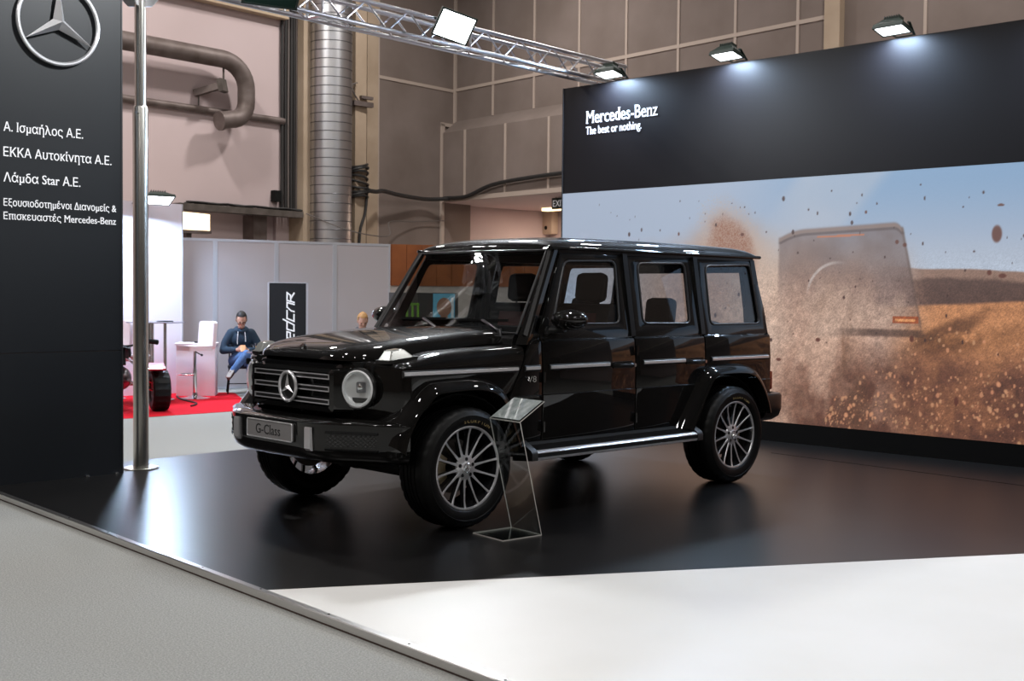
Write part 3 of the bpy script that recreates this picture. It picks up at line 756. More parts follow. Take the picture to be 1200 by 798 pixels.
t.matrix_basis = Matrix.Translation((-2.50, -9.52, FZ)) @ Matrix.Rotation(math.radians(-36), 4, 'Z')
b = NB(); boxmm(b, (-.28, -.20, .006), (.28, .20, .76), bev=.006); obj('body', b, 'booth_white', t)
b = NB(); boxmm(b, (-.30, -.22, .76), (.30, .22, .79), bev=.005); obj('top', b, 'stool_white', t)
b = NB(); box(b, (-.05, .05, .80), (.16, .1, .02), Matrix.Rotation(.3, 3, 'Z')); tag(obj('leaflet', b, 'leather'), 'dark leaflet lying on the white booth counter', 'leaflet').matrix_basis = t.matrix_basis
# glass bar table
t = thing('bar_table', 'tall bar table with a thin glass top and three steel tubes', 'table', (-1.61, -9.10, FZ + .006))
b = NB(); lathe(b, [(0, 1.10), (.40, 1.10), (.405, 1.107), (.40, 1.115), (0, 1.115)], 40, 'Z'); obj('table_top', b, 'table_top', t)
for a in (.4, 2.5, 4.6):
    b = NB(); cyl(b, (.13 * math.cos(a), .13 * math.sin(a), .0), (.13 * math.cos(a), .13 * math.sin(a), 1.1), .024, n=12); obj('leg', b, 'steel', t)
b = NB(); lathe(b, [(0, 0), (.26, 0), (.26, .012), (0, .02)], 32, 'Z'); obj('base', b, 'steel', t)
b = NB(); box(b, (-1.73, -9.05, FZ + .006 + 1.122), (.2, .14, .013), Matrix.Rotation(.5, 3, 'Z')); tag(obj('brochure', b, 'leather'), 'dark brochure lying on the glass bar table', 'brochure')
def bar_stool(loc, rz, label):
    t = thing('bar_stool', label, 'stool', loc, rz, 'white bar stools')
    b = NB(); prism(b, rpoly([(-.20, -.19), (.20, -.19), (.20, .19), (-.20, .19)], .06), .70, .77, lambda u, v, w: (u, v, w)); obj('seat', b, 'stool_white', t)
    b = NB(); prism(b, rpoly([(-.19, .72), (.19, .72), (.19, 1.12), (-.19, 1.12)], .06), -.03, .03, lambda u, v, w: (-.20 - .08 * (v - .72) + w, u, v)); obj('backrest', b, 'stool_white', t)
    b = NB(); cyl(b, (0, 0, .03), (0, 0, .42), .032, n=20); cyl(b, (0, 0, .42), (0, 0, .70), .024, n=20); obj('column', b, 'chrome', t)
    b = NB(); lathe(b, [(0, 0), (.215, 0), (.215, .012), (.12, .028), (.045, .05), (.036, .09), (0, .09)], 40, 'Z'); obj('base', b, 'chrome', t)
    b = NB(); tube(b, [(.03, -.02, .36), (.12, -.14, .36), (.22, -.1, .36), (.24, 0, .36), (.22, .1, .36), (.12, .14, .36), (.03, .02, .36)], .011, 8); obj('footrest', b, 'chrome', t)
    b = NB(); cyl(b, (.0, .03, .68), (.0, .17, .64), .008, n=8); ellipsoid(b, (0, .18, .64), (.018, .018, .018), 10, 8); obj('height_lever', b, 'matte_black', t)
bar_stool((-2.14, -8.95, FZ + .006), math.radians(4), 'white bar stool with chrome base in front of the booth counter')
bar_stool((-1.18, -9.62, FZ + .006), math.radians(20), 'white bar stool partly hidden behind the steel pole')
b = NB(); tube(b, spline([(-2.1, -9.4, FZ + .018), (-1.9, -8.9, FZ + .018), (-1.75, -8.2, FZ + .018), (-1.5, -7.9, FZ + .018)], 8), .012, 6)
tag(obj('floor_cable', b, 'cable'), 'black cable lying on the red carpet beside the counter', 'cable')

# quad bike half hidden by the sign wall
t = thing('quad_bike', 'red and white quad bike half hidden behind the sign wall and pole', 'quad bike', (-.67, -8.28, FZ + .006), math.radians(72))
def knobby(parent, c, r, w):
    b = NB(); prof = [(r * .50, -w * .40), (r * .62, -w * .48), (r * .85, -w * .50), (r * .97, -w * .42), (r, -w * .25), (r, -.02), (r, .02), (r, w * .25), (r * .97, w * .42), (r * .85, w * .5), (r * .62, w * .48), (r * .50, w * .40)]
    lathe(b, prof, 60, 'Y', c, fn=lambda j, i, q: q - (.014 if (j >= 3 and j <= 8 and ((i + (j % 2) * 1) % 3 == 0)) else 0))
    wh = obj('tyre', b, 'rubber', parent, ang=25)
    b = NB(); lathe(b, [(r * .52, -w * .4), (r * .46, -w * .34), (r * .40, -.01), (.06, .0), (.05, w * .2), (0, w * .22)], 32, 'Y', c); lathe(b, [(r * .52, w * .4), (r * .46, w * .30), (r * .42, .0)], 32, 'Y', c); obj('rim', b, 'dark_silver', wh)
for (x, y) in ((.55, .42), (.55, -.42), (-.62, .42), (-.62, -.42)): knobby(t, (x, y, .268), .268, .22)
b = NB()
for sy in (-1, 1):
    tube(b, [(.75, .13 * sy, .42), (.3, .16 * sy, .34), (-.3, .16 * sy, .34), (-.75, .13 * sy, .5), (-.3, .13 * sy, .66), (.3, .12 * sy, .62), (.62, .12 * sy, .6)], .018, 8)
    for z0 in (.30, .40): cyl(b, (.55, .14 * sy, z0 + .04), (.55, .34 * sy, z0 - .03), .014, n=8)
    cyl(b, (-.62, .1 * sy, .27), (-.62, .34 * sy, .27), .022, n=8)
obj('frame', b, 'steel', t)
for sy in (-1, 1):
    b = NB(); cyl(b, (.5, .16 * sy, .62), (.55, .27 * sy, .32), .030, n=12); obj('shock_absorber', b, 'atv_yellow', t)
for sy in (-1, 1):
    b = NB(); prism(b, [(.28, .52), (.36, .60), (.62, .63), (.80, .56), (.80, .54), (.62, .60), (.37, .575), (.29, .51)], .14, .46, lambda u, v, w: (u, w * sy, v)); obj('mudguard', b, 'atv_red', t)
    b = NB(); prism(b, [(-.92, .58), (-.78, .68), (-.4, .68), (-.4, .66), (-.78, .655), (-.91, .565)], .12, .46, lambda u, v, w: (u, w * sy, v)); obj('mudguard', b, 'atv_white', t)
b = NB(); rows = [[(x, y * k, z + dz) for y, z in ((-.13, 0), (-.12, .10), (0, .13), (.12, .10), (.13, 0))] for x, k, dz in ((-.7, .8, .66), (-.3, 1, .64), (.0, .9, .66), (.25, .9, .72), (.45, .6, .70))]
loft(b, rows); solidify(b, .02); obj('saddle', b, 'leather', t)
b = NB(); ellipsoid(b, (.02, 0, .40), (.22, .15, .16), 16, 10); obj('engine', b, 'dark_silver', t)
b = NB(); tube(b, spline([(.25, -.40, .88), (.30, -.28, .90), (.34, -.1, .84), (.34, .1, .84), (.30, .28, .90), (.25, .40, .88)], 5), .013, 8); cyl(b, (.46, 0, .60), (.34, 0, .84), .018, n=8)
for sy in (-1, 1): cyl(b, (.27, .33 * sy, .895), (.235, .45 * sy, .875), .034, n=14)
obj('handlebar', b, 'matte_black', t)

# banner with vertical lettering
ba = Vector((-3.61, -9.34, FZ)); bb_ = Vector((-4.18, -9.08, FZ)); br = math.atan2(bb_.y - ba.y, bb_.x - ba.x); bw = (bb_ - ba).length
t = thing('banner_stand', 'black roll up banner with white vertical lettering beside the seated man', 'banner', ba, br)
b = NB(); boxmm(b, (.02, -.012, .06), (bw - .03, .0, 1.70)); obj('banner_sheet', b, 'banner_black', t)
b = NB(); boxmm(b, (0, -.02, 0), (.022, .012, 1.715)); boxmm(b, (bw - .034, -.02, 0), (bw, .012, 1.715)); boxmm(b, (0, -.02, 1.70), (bw, .012, 1.715)); obj('frame', b, 'partition_frame', t)
b = NB(); boxmm(b, (0, -.14, 0), (bw, .14, .06), bev=.01); obj('base', b, 'partition_frame', t)
def strokes(bm, segs, w=.030):
    for p, q in segs:
        p = Vector(p); q = Vector(q); d = (q - p).normalized() * w * .5; n = Vector((-d.y, d.x))
        p -= d; q += d
        bm.faces.new([bm.verts.new((c.x, c.y, 0)) for c in (p - n, q - n, q + n, p + n)])
b = NB()                                               # written along x, later turned upright
Lx = 0
L_E = [((0, 0), (.0, .15)), ((0, .15), (.12, .15)), ((.12, .15), (.12, .08)), ((.12, .08), (0, .08)), ((0, 0), (.10, 0))]
L_d = [((0, 0), (.0, .15)), ((0, .15), (.14, .15)), ((0, 0), (.12, 0)), ((.12, 0), (.17, .23))]
L_C = [((0, 0), (.13, 0)), ((0, 0), (.02, .15)), ((.02, .15), (.17, .15))]
L_A = [((0, 0), (.0, .06)), ((.0, .06), (.05, .15)), ((.05, .15), (.14, .15)), ((.14, .15), (.14, 0))]
L_R = [((0, 0), (.0, .15)), ((0, .15), (.15, .15)), ((.15, .15), (.12, .08)), ((.12, .08), (.02, .07)), ((.06, .07), (.18, 0))]
for off, G in ((-.50, [((0, 0), (0, .15)), ((0, .15), (.13, .15))]), (-.34, L_E), (-.17, L_E), (.0, L_E), (.17, L_d), (.36, L_C), (.55, L_A), (.73, L_R)):
    strokes(b, [((p[0] + off, p[1]), (q[0] + off, q[1])) for p, q in G])
r = bmesh.ops.extrude_face_region(b, geom=b.faces[:]); bmesh.ops.translate(b, vec=(0, 0, .003), verts=[g for g in r['geom'] if isinstance(g, bmesh.types.BMVert)])
bmesh.ops.scale(b, vec=(.80, .72, 1), verts=b.verts[:])
for v in b.verts: v.co.x += .28 * (v.co.y - .06)
place(b, (.405, -.013, .835), (0, 0, 1), (-1, 0, 0)); obj('lettering', b, 'letter_white', t)
# kiosk with portrait and wood cladding, seen past the windscreen
kl = Vector((-4.39, -7.06, FZ)); kr = Vector((-5.25, -6.74, FZ))
t = thing('kiosk', 'dark kiosk with a green mark and a portrait panel, seen through the windscreen', 'kiosk', kl, math.atan2(kr.y - kl.y, kr.x - kl.x))
kw = (kr - kl).length
b = NB(); boxmm(b, (0, 0, 0), (kw, .5, 1.57)); obj('body', b, 'kiosk', t)
b = NB(); boxmm(b, (.52, -.012, 1.10), (.86, .0, 1.56)); obj('portrait_panel', b, 'poster_blue', t)
b = NB()
prism(b, [(.69 + .115 * math.cos(a), 1.36 + .14 * math.sin(a)) for a in np.linspace(0, 2 * PI, 28, endpoint=False)], .012, .02, lambda u, v, w: (u, -w, v)); 
prism(b, [(.60, 1.10), (.78, 1.10), (.74, 1.24), (.64, 1.24)], .012, .02, lambda u, v, w: (u, -w, v)); obj('portrait_face', b, 'poster_skin', t)
b = NB(); prism(b, [(.80, 1.2), (.84, 1.2), (.84, 1.5), (.80, 1.5)], .012, .018, lambda u, v, w: (u, -w, v)); obj('light_stripe', b, 'poster_white', t)
b = NB()
for k in range(3):
    prism(b, [(.10 + k * .085, 1.40), (.13 + k * .085, 1.40 - .02), (.135 + k * .085, 1.16 + .05 * (k == 2)), (.115 + k * .085, 1.10 + .08 * (k == 2)), (.10 + k * .085, 1.2)], .0, .006, lambda u, v, w: (u, -w, v))
prism(b, [(.08, 1.38), (.10, 1.42), (.30, 1.42), (.31, 1.39)], .0, .006, lambda u, v, w: (u, -w, v)); obj('green_mark', b, 'logo_green', t)
wl_ = Vector((-6.56, -10.45, FZ)); wr_ = Vector((-10.0, -8.66, FZ)); ww = (wr_ - wl_).length
t = thing('wood_clad_wall', 'low wall with orange wood cladding over white brick behind the partitions', 'wall', wl_, math.atan2(wr_.y - wl_.y, wr_.x - wl_.x))
b = NB(); boxmm(b, (0, 0, 0), (ww, .2, 1.70)); obj('brick_base', b, 'brick_white', t)
b = NB(); nn = 14
for k in range(nn): boxmm(b, (k * ww / nn + .003, -.02 - .004 * (k % 2), 1.70), ((k + 1) * ww / nn - .003, .2, 2.44))
obj('wood_cladding', b, 'wood', t)

# ================================================================== people
def skin_tree(chains, n=16):
    """rounded tapering limbs along chains of (point, radius), to be fused by remesh()"""
    bm = NB()
    for ch in chains:
        for i, (p, r) in enumerate(ch):
            ellipsoid(bm, p, (r, r, r), n, 10)
            if i:
                p0, r0 = ch[i - 1]
                if (Vector(p) - Vector(p0)).length > 1e-4: cyl(bm, p0, p, r0, r, n)
    return bm
def remesh(bm, vox, it=3):
    me = bpy.data.meshes.new('r'); bm.to_mesh(me); bm.free()
    o = bpy.data.objects.new('r', me); COL.objects.link(o)
    m = o.modifiers.new('r', 'REMESH'); m.mode = 'VOXEL'; m.voxel_size = vox; m.use_smooth_shade = True
    s = o.modifiers.new('s', 'SMOOTH'); s.factor = .5; s.iterations = it
    bpy.context.view_layer.update()
    m2 = bpy.data.meshes.new_from_object(o.evaluated_get(bpy.context.evaluated_depsgraph_get()))
    bpy.data.objects.remove(o); bpy.data.meshes.remove(me)
    b2 = NB(); b2.from_mesh(m2); bpy.data.meshes.remove(m2); return b2
def add_bm(dst, src):
    me = bpy.data.meshes.new('x'); src.to_mesh(me); src.free(); dst.from_mesh(me); bpy.data.meshes.remove(me)
def seated_person(loc, rz, label, top, leg, hair, crossed=True, glasses=False, cords=False):
    """seated figure facing local +x, hands holding a phone in the lap, head bent down"""
    t = thing('person', label, 'person', loc, rz)
    V = Vector
    hipL, hipR = V((.02, .10, .50)), V((.02, -.10, .50)); pel = V((0, 0, .53)); waist = V((-.02, 0, .66)); chest = V((.0, 0, .84)); neck = V((.045, 0, .985)); hd = V((.085, 0, 1.06))
    shL, shR = V((.02, .175, .915)), V((.02, -.175, .915)); elL, elR = V((.06, .27, .66)), V((.06, -.27, .66)); wrL, wrR = V((.27, .09, .67)), V((.27, -.07, .68))
    knL = V((.44, .12, .49)); anL = V((.40, .13, .10)); toL = V((.52, .14, .05))
    if crossed: knR, anR, toR = V((.42, .06, .62)), V((.50, -.15, .36)), V((.60, -.19, .30))
    else: knR, anR, toR = V((.44, -.12, .49)), V((.40, -.13, .10)), V((.52, -.14, .05))
    body = skin_tree([[(neck - V((.02, 0, .10)), .07), (neck, .052), (hd, .052)],
                      [(shL, .055), (elL, .040), (wrL, .027)], [(shR, .055), (elR, .040), (wrR, .027)],
                      [(hipL, .085), (knL, .056), (anL, .040), (toL, .032)], [(hipR, .085), (knR, .056), (anR, .040), (toR, .032)]])
    for c, r in ((pel, (.105, .150, .10)), (waist, (.095, .130, .13)), (chest, (.10, .155, .14))): ellipsoid(body, c, r, 20, 14)
    Rh = Matrix.Rotation(.42, 3, 'Y'); hc = V((.115, 0, 1.125))
    def HP(x, y, z): return hc + Rh @ V((x, y, z))
    ellipsoid(body, HP(0, 0, .02), (.095, .075, .110), 24, 18, Rh); ellipsoid(body, HP(.025, 0, -.06), (.062, .056, .062), 18, 12, Rh)
    ellipsoid(body, HP(.098, 0, -.012), (.020, .013, .026), 12, 8, Rh); ellipsoid(body, HP(.085, 0, .022), (.014, .045, .010), 12, 8, Rh)
    ellipsoid(body, HP(.083, 0, -.062), (.012, .026, .012), 12, 8, Rh)
    for sy in (-1, 1): ellipsoid(body, HP(-.005, sy * .077, .0), (.020, .010, .032), 10, 8, Rh); ellipsoid(body, HP(.058, sy * .035, -.025), (.028, .026, .024), 10, 8, Rh)
    for sy, wr, el in ((1, wrL, elL), (-1, wrR, elR)):
        d = (wr - el).normalized(); side = V((0, -sy, 0)); pc = wr + d * .045
        palm = NB(); ellipsoid(palm, pc, (.048, .016, .038), 16, 10, frame_z(d.cross(V((0, 0, 1)))).to_3x3() if False else Matrix.Rotation(math.atan2(d.y, d.x), 3, 'Z')); add_bm(body, palm)
        for k, L in enumerate((.070, .078, .073, .058)):
            up = V((0, 0, .026 - .0175 * k)); k0 = wr + d * .07 + up; k1 = k0 + d * L * .45 + side * .010; k2 = k1 + (d * .5 + side * .9).normalized() * L * .35; k3 = k2 + (side - d * .3).normalized() * L * .3
            add_bm(body, skin_tree([[(wr + d * .03 + up * .7, .011), (k0, .0100), (k1, .0092), (k2, .0085), (k3, .0075)]], 10))
        th0 = wr + d * .022 + V((0, 0, .022)); add_bm(body, skin_tree([[(th0, .013), (th0 + d * .03 + V((0, 0, .028)), .0105), (th0 + d * .06 + side * .012 + V((0, 0, .034)), .009)]], 10))
    body = remesh(body, .0065); bmesh.ops.scale(body, vec=(1, 1, 1), verts=body.verts[:])
    o = obj('body', body, 'skin', t, recalc=False)
    # hair cap
    b = NB(); ellipsoid(b, HP(-.012, 0, .038), (.102, .083, .108), 28, 20, Rh)
    Ri = Rh.inverted()
    for v in b.verts:
        q = Ri @ (v.co - hc); v.co += Rh @ V((0, 0, .004 * math.sin(q.x * 90) * math.cos(q.y * 80)))
    kill = [v for v in b.verts if (lambda q: (q.x > .035 and q.z < .075) or (q.z < -.03) or (q.x > .0 and q.z < .02))(Ri @ (v.co - hc))]
    bmesh.ops.delete(b, geom=kill, context='VERTS'); obj('hair', b, hair, t)
    # eyes and brows
    b = NB()
    for sy in (-1, 1): ellipsoid(b, HP(.090, sy * .033, .004), (.007, .013, .006), 10, 8, Rh)
    obj('eyes', b, 'hair_dark', t)
    # jacket
    j = skin_tree([[(shL - V((0, .03, 0)), .082), ((shL + elL) / 2 + V((0, .01, 0)), .066), (elL, .060), (wrL - (wrL - elL) * .12, .046)],
                   [(shR + V((0, .03, 0)), .082), ((shR + elR) / 2 + V((0, -.01, 0)), .066), (elR, .060), (wrR - (wrR - elR) * .12, .046)],
                   [(V((.01, 0, .93)), .11), (V((.035, 0, .965)), .085)]])
    for c, r in ((pel + V((0, 0, .0)), (.135, .175, .10)), (waist, (.128, .160, .15)), (chest, (.130, .190, .15))): ellipsoid(j, c, r, 24, 16)
    tube(j, [(.03 + .085 * math.cos(a), .085 * math.sin(a), .985 - .03 * math.cos(a)) for a in np.linspace(0, 2 * PI, 18, endpoint=False)], .030, 10, closed=True)
    j = remesh(j, .012, 6); obj('jacket', j, top, t, recalc=False)
    if cords:
        b = NB()
        for sy in (-1, 1): tube(b, spline([(.115, sy * .05, .955), (.155, sy * .055, .90), (.160, sy * .06, .83), (.165, sy * .06, .76 + .04 * (sy > 0))], 5), .006, 6)
        obj('hood_cord', b, 'cord_white', t)
    # trousers
    tr = skin_tree([[(hipL, .100), ((hipL + knL) / 2, .086), (knL, .068), ((knL + anL) / 2, .060), (anL + V((0, 0, .03)), .054)],
                    [(hipR, .100), ((hipR + knR) / 2, .086), (knR, .068), ((knR + anR) / 2, .060), (anR + (knR - anR).normalized() * .03, .054)]])
    ellipsoid(tr, pel + V((0, 0, -.02)), (.125, .165, .10), 24, 16)
    tr = remesh(tr, .012, 5); obj('trousers', tr, leg, t, recalc=False)
    for an, to in ((anL, toL), (anR, toR)):
        d = (to - an); d.normalize()
        hl = an - d * .05; 
        s_ = skin_tree([[(hl + (to - an) * .25, .042), (an + (to - an) * .55, .046), (to, .040), (to + d * .05, .030)]]); s_ = remesh(s_, .008, 3); sh = obj('shoe', s_, 'shoe', t, recalc=False)
        b = NB(); q = Vector((0, 0, -1)) if abs(d.z) < .45 else (an - to).cross(V((0, 1, 0))).normalized() * -1
        q = (q - d * q.dot(d)).normalized(); c = hl + (to + d * .05 - hl) * .5 + q * .036
        bar(b, hl + q * .036, to + d * .08 + q * .034, .075, .018, .006, roll=0 if abs(d.z) > .5 else 0); obj('sole', b, 'shoe_sole', sh)
    return t
def cafe_chair(loc, rz, label):
    t = thing('cafe_chair', label, 'chair', loc, rz)
    b = NB(); prism(b, rpoly([(-.20, -.20), (.22, -.20), (.22, .20), (-.20, .20)], .07), .385, .42, lambda u, v, w: (u, v, w)); obj('seat', b, 'chair_dark', t)
    b = NB(); prism(b, rpoly([(-.19, .62), (.19, .62), (.19, .80), (-.19, .80)], .05), -.012, .012, lambda u, v, w: (-.245 - .15 * (v - .62) + w, u, v)); obj('backrest', b, 'chair_dark', t)
    for sx in (-1, 1):
        for sy in (-1, 1):
            b = NB(); cyl(b, (sx * .24 + .01, sy * .21, 0), (sx * .17 + .01, sy * .17, .39), .012, n=10)
            obj('leg', b, 'matte_black', t)
    b = NB()
    for sy in (-1, 1): cyl(b, (-.17, sy * .17, .39), (-.255, sy * .17, .72), .012, n=10); cyl(b, (.235, sy * .2, .16), (-.215, sy * .2, .16), .007, n=8)
    cyl(b, (.228, -.2, .16), (.228, .2, .16), .007, n=8); obj('back_frame', b, 'matte_black', t)
MAN = Vector((-3.22, -9.47, FZ)); MR = math.radians(61)
seated_person(MAN, MR, 'person in a navy hooded jacket and jeans seated cross-legged looking at a phone', 'jacket_navy', 'jeans', 'hair_dark', True, True, True)
cafe_chair(MAN + Vector((-.02, -.03, 0)), MR, 'dark metal chair the person in the navy jacket sits on')
t = thing('smartphone', 'small phone held in the hands of the person in the navy jacket', 'phone', MAN, MR)
b = NB(); box(b, (.375, .012, .705), (.012, .075, .15), Matrix.Rotation(-.9, 3, 'Y'), bev=.004); obj('case', b, 'phone', t)
b = NB(); box(b, (.370, .012, .709), (.003, .066, .13), Matrix.Rotation(-.9, 3, 'Y')); obj('screen', b, 'leather', t)
t = thing('glasses', 'thin glasses on the face of the person in the navy jacket', 'glasses', MAN, MR)
Rh = Matrix.Rotation(.42, 3, 'Y'); hc = Vector((.115, 0, 1.125)); b = NB()
for sy in (-1, 1):
    tube(b, [hc + Rh @ Vector((.106, sy * .034 + .023 * math.cos(a), .0 + .017 * math.sin(a))) for a in np.linspace(0, 2 * PI, 14, endpoint=False)], .003, 6, closed=True)
    cyl(b, hc + Rh @ Vector((.104, sy * .058, .004)), hc + Rh @ Vector((.0, sy * .086, .008)), .0028, n=6)
cyl(b, hc + Rh @ Vector((.112, -.012, .004)), hc + Rh @ Vector((.112, .012, .004)), .003, n=6); obj('frame', b, 'matte_black', t)
P2 = Vector((-4.62, -8.28, FZ))
seated_person(P2, math.radians(62), 'person with short blond hair just visible above the car bonnet', 'shirt_grey', 'trouser_dark', 'hair_blond', False)
cafe_chair(P2 + Vector((-.02, -.03, 0)), math.radians(62), 'dark chair hidden behind the bonnet under the blond person')
# small table with drinks beside the seated man
TT = Vector((-3.06, -8.63, FZ))
t = thing('side_table', 'small round side table with drinks just left of the car bonnet', 'table', TT)
b = NB(); lathe(b, [(0, .66), (.22, .66), (.22, .68), (0, .68)], 32, 'Z'); obj('top', b, 'table_top', t)
b = NB(); cyl(b, (0, 0, .02), (0, 0, .66), .025, n=14); lathe(b, [(0, 0), (.17, 0), (.17, .012), (.03, .03), (0, .03)], 32, 'Z'); obj('pedestal', b, 'steel', t)
for (dx, dy, lab) in ((-.06, .05, 'clear plastic cup of drink on the small side table, nearer the banner'), (.08, .02, 'clear plastic cup of drink on the small side table, nearer the seated person')):
    q = thing('plastic_cup', lab, 'cup', TT + Vector((dx, dy, .68)), 0, 'drinks on the side table')
    b = NB(); lathe(b, [(0, .002), (.032, .002), (.045, .13), (.042, .13), (.030, .006), (0, .006)], 24, 'Z'); obj('cup', b, 'clear_glass', q)
    b = NB(); lathe(b, [(0, .008), (.029, .008), (.036, .08), (0, .08)], 20, 'Z'); obj('drink', b, 'atv_yellow', q)

# ================================================================== the car
CAR = thing('off_road_car', 'glossy black boxy off-road car parked on the black platform', 'car', (0, 0, 0))
ZB = [.30, .42, .50, .815, .822, 1.0, 1.17, 1.188, 1.20, 1.28, 1.84, 2.0]
YB = [.85, .868, .880, .893, .888, .888, .876, .870, .855, .840, .735, .705]
def SY(z): return float(np.interp(z, ZB, YB))
def panel(outline, holes, side, thick=.022, bev=.005, inset=0., fold=True):
    bm = NB(); edges = []
    for loop in [outline] + holes:
        vs = [bm.verts.new((x, 0, z)) for x, z in loop]
        edges += [bm.edges.new((vs[i], vs[(i + 1) % len(vs)])) for i in range(len(vs))]
    bmesh.ops.triangle_fill(bm, use_beauty=True, use_dissolve=False, edges=edges, normal=(0, -1, 0))
    zs = [v.co.z for v in bm.verts]
    for zc in ZB:
        if min(zs) + .004 < zc < max(zs) - .004:
            bmesh.ops.bisect_plane(bm, geom=bm.verts[:] + bm.edges[:] + bm.faces[:], dist=1e-5, plane_co=(0, 0, zc), plane_no=(0, 0, 1))
    for v in bm.verts: v.co.y = side * (SY(v.co.z) - inset)
    bm.normal_update()
    for f in bm.faces:
        if f.normal.y * side < 0: f.normal_flip()
    bmesh.ops.dissolve_limit(bm, angle_limit=math.radians(.6), verts=bm.verts[:], edges=bm.edges[:])
    bedges = [e for e in bm.edges if len(e.link_faces) == 1]
    r = bmesh.ops.extrude_face_region(bm, geom=bm.faces[:])
    nv = [g for g in r['geom'] if isinstance(g, bmesh.types.BMVert)]
    # keep the new (moved) copy outside: move the old shell inwards
    old = [v for v in bm.verts if v not in set(nv)]
    bmesh.ops.translate(bm, vec=(0, -side * thick, 0), verts=[v for v in old])
    bmesh.ops.recalc_face_normals(bm, faces=bm.faces[:])
    if bev:
        es = []
        for e in bm.edges:
            if len(e.link_faces) == 2 and e.calc_face_angle(0) > math.radians(50):
                c = (e.verts[0].co + e.verts[1].co) / 2
                if abs(abs(c.y) - (SY(c.z) - inset)) < .006: es.append(e)
        bmesh.ops.bevel(bm, geom=es, offset=bev, segments=2, profile=.5, affect='EDGES', clamp_overlap=True)
    return bm
W_F = rpoly([(.361, 1.747), (-.187, 1.762), (-.149, 1.300), (.560, 1.300)], .055)
W_R = rpoly([(-.441, 1.752), (-1.021, 1.765), (-.993, 1.293), (-.419, 1.298)], .055)
W_Q = rpoly([(-1.288, 1.753), (-1.921, 1.773), (-1.939, 1.284), (-1.256, 1.281)], .055)
def grow(loop, d):
    c = Vector((sum(p[0] for p in loop) / len(loop), sum(p[1] for p in loop) / len(loop)))
    xs = [p[0] for p in loop]; zs = [p[1] for p in loop]; w = (max(xs) - min(xs)) / 2; h = (max(zs) - min(zs)) / 2
    return [(c.x + (p[0] - c.x) * (1 + d / w), c.y + (p[1] - c.y) * (1 + d / h)) for p in loop]
ARCH_F = [(1.035, .70), (1.08, .80), (1.16, .87), (1.26, .905), (1.45, .925), (1.68, .915), (1.80, .865), (1.89, .77), (1.935, .70)]
ARCH_R = [(-.86, .50), (-.99, .70), (-1.09, .86), (-1.17, .915), (-1.30, .93), (-1.50, .925), (-1.68, .90), (-1.80, .82), (-1.90, .70), (-1.95, .58)]
DZ = 1.805
F_DOOR = [(.700, .505), (.700, 1.235), (.395, DZ), (-.275, DZ), (-.275, .505)]
R_DOOR = [(-.287, .505), (-.287, DZ), (-1.130, DZ), (-1.130, .96), (-1.085, .855), (-.985, .70), (-.855, .505)]
QUART = [(-1.142, .94), (-1.142, DZ), (-1.962, DZ), (-2.035, 1.40), (-2.040, 1.18), (-2.035, .60), (-1.955, .58)] + ARCH_R[::-1][1:-3] + [(-1.09, .865)]
COWL = [(.712, .505), (.712, 1.225), (.79, 1.205), (.815, 1.172), (.985, .87), (1.02, .80), (1.03, .70), (.92, .505)]
FEND = [(1.872, .80), (1.872, 1.03), (.905, 1.03), (.998, .865), (1.09, .815)] + ARCH_F[2:7] + [(1.84, .83)]
def strip(parent, x0, x1, s, z=1.006, nose=0):
    y = .888
    b = NB(); prism(b, [(0, z - .020), (.012, z - .018), (.017, z - .006), (.017, z + .006), (.012, z + .018), (0, z + .020)], x0, x1, lambda u, v, w: (w, s * (y + u), v)); o = obj('trim_strip', b, 'black_plastic', parent)
    b = NB(); prism(b, [(.014, z - .012), (.022, z - .008), (.022, z + .009), (.014, z + .013)], x0 + .012, x1 - .006, lambda u, v, w: (w, s * (y + u), v)); return o, b
def side_strip(parent, x0, x1, s):
    if x0 > x1: x0, x1 = x1, x0
    y = .888; z = 1.006
    b = NB(); prism(b, [(-.004, z - .022), (.010, z - .020), (.015, z - .010), (.015, z + .010), (.010, z + .020), (-.004, z + .022)], x0, x1, lambda u, v, w: (w, s * (y + u), v), 0)
    prism(b, [(.012, z - .013), (.021, z - .008), (.021, z + .010), (.012, z + .014)], x0 + .010, x1 - .004, lambda u, v, w: (w, s * (y + u), v), 1)
    obj('trim_strip', b, ['black_plastic', 'silver_trim'], parent)
def seal(parent, loop, s):
    b = NB(); tube(b, [(x, s * (SY(z) - .002), z) for x, z in loop], .0085, 8, closed=True); obj('window_seal', b, 'seal', parent)
def handle(parent, x, s):
    y = .884; z = .998
    b = NB(); prism(b, rpoly([(x - .145, z - .028), (x + .075, z - .022), (x + .075, z + .024), (x - .145, z + .028)], .02), 0, .012, lambda u, v, w: (u, s * (y + w), v))
    tube(b, [(x + .06, s * (y + .008), z), (x + .045, s * (y + .045), z), (x - .09, s * (y + .050), z), (x - .125, s * (y + .03), z - .002)], [.012, .013, .014, .017], 10)
    o = obj('door_handle', b, 'satin_black', parent)
    b = NB(); cyl(b, (x - .125, s * (y + .02), z - .003), (x - .125, s * (y + .050), z - .003), .013, n=14); obj('push_button', b, 'chrome', parent)
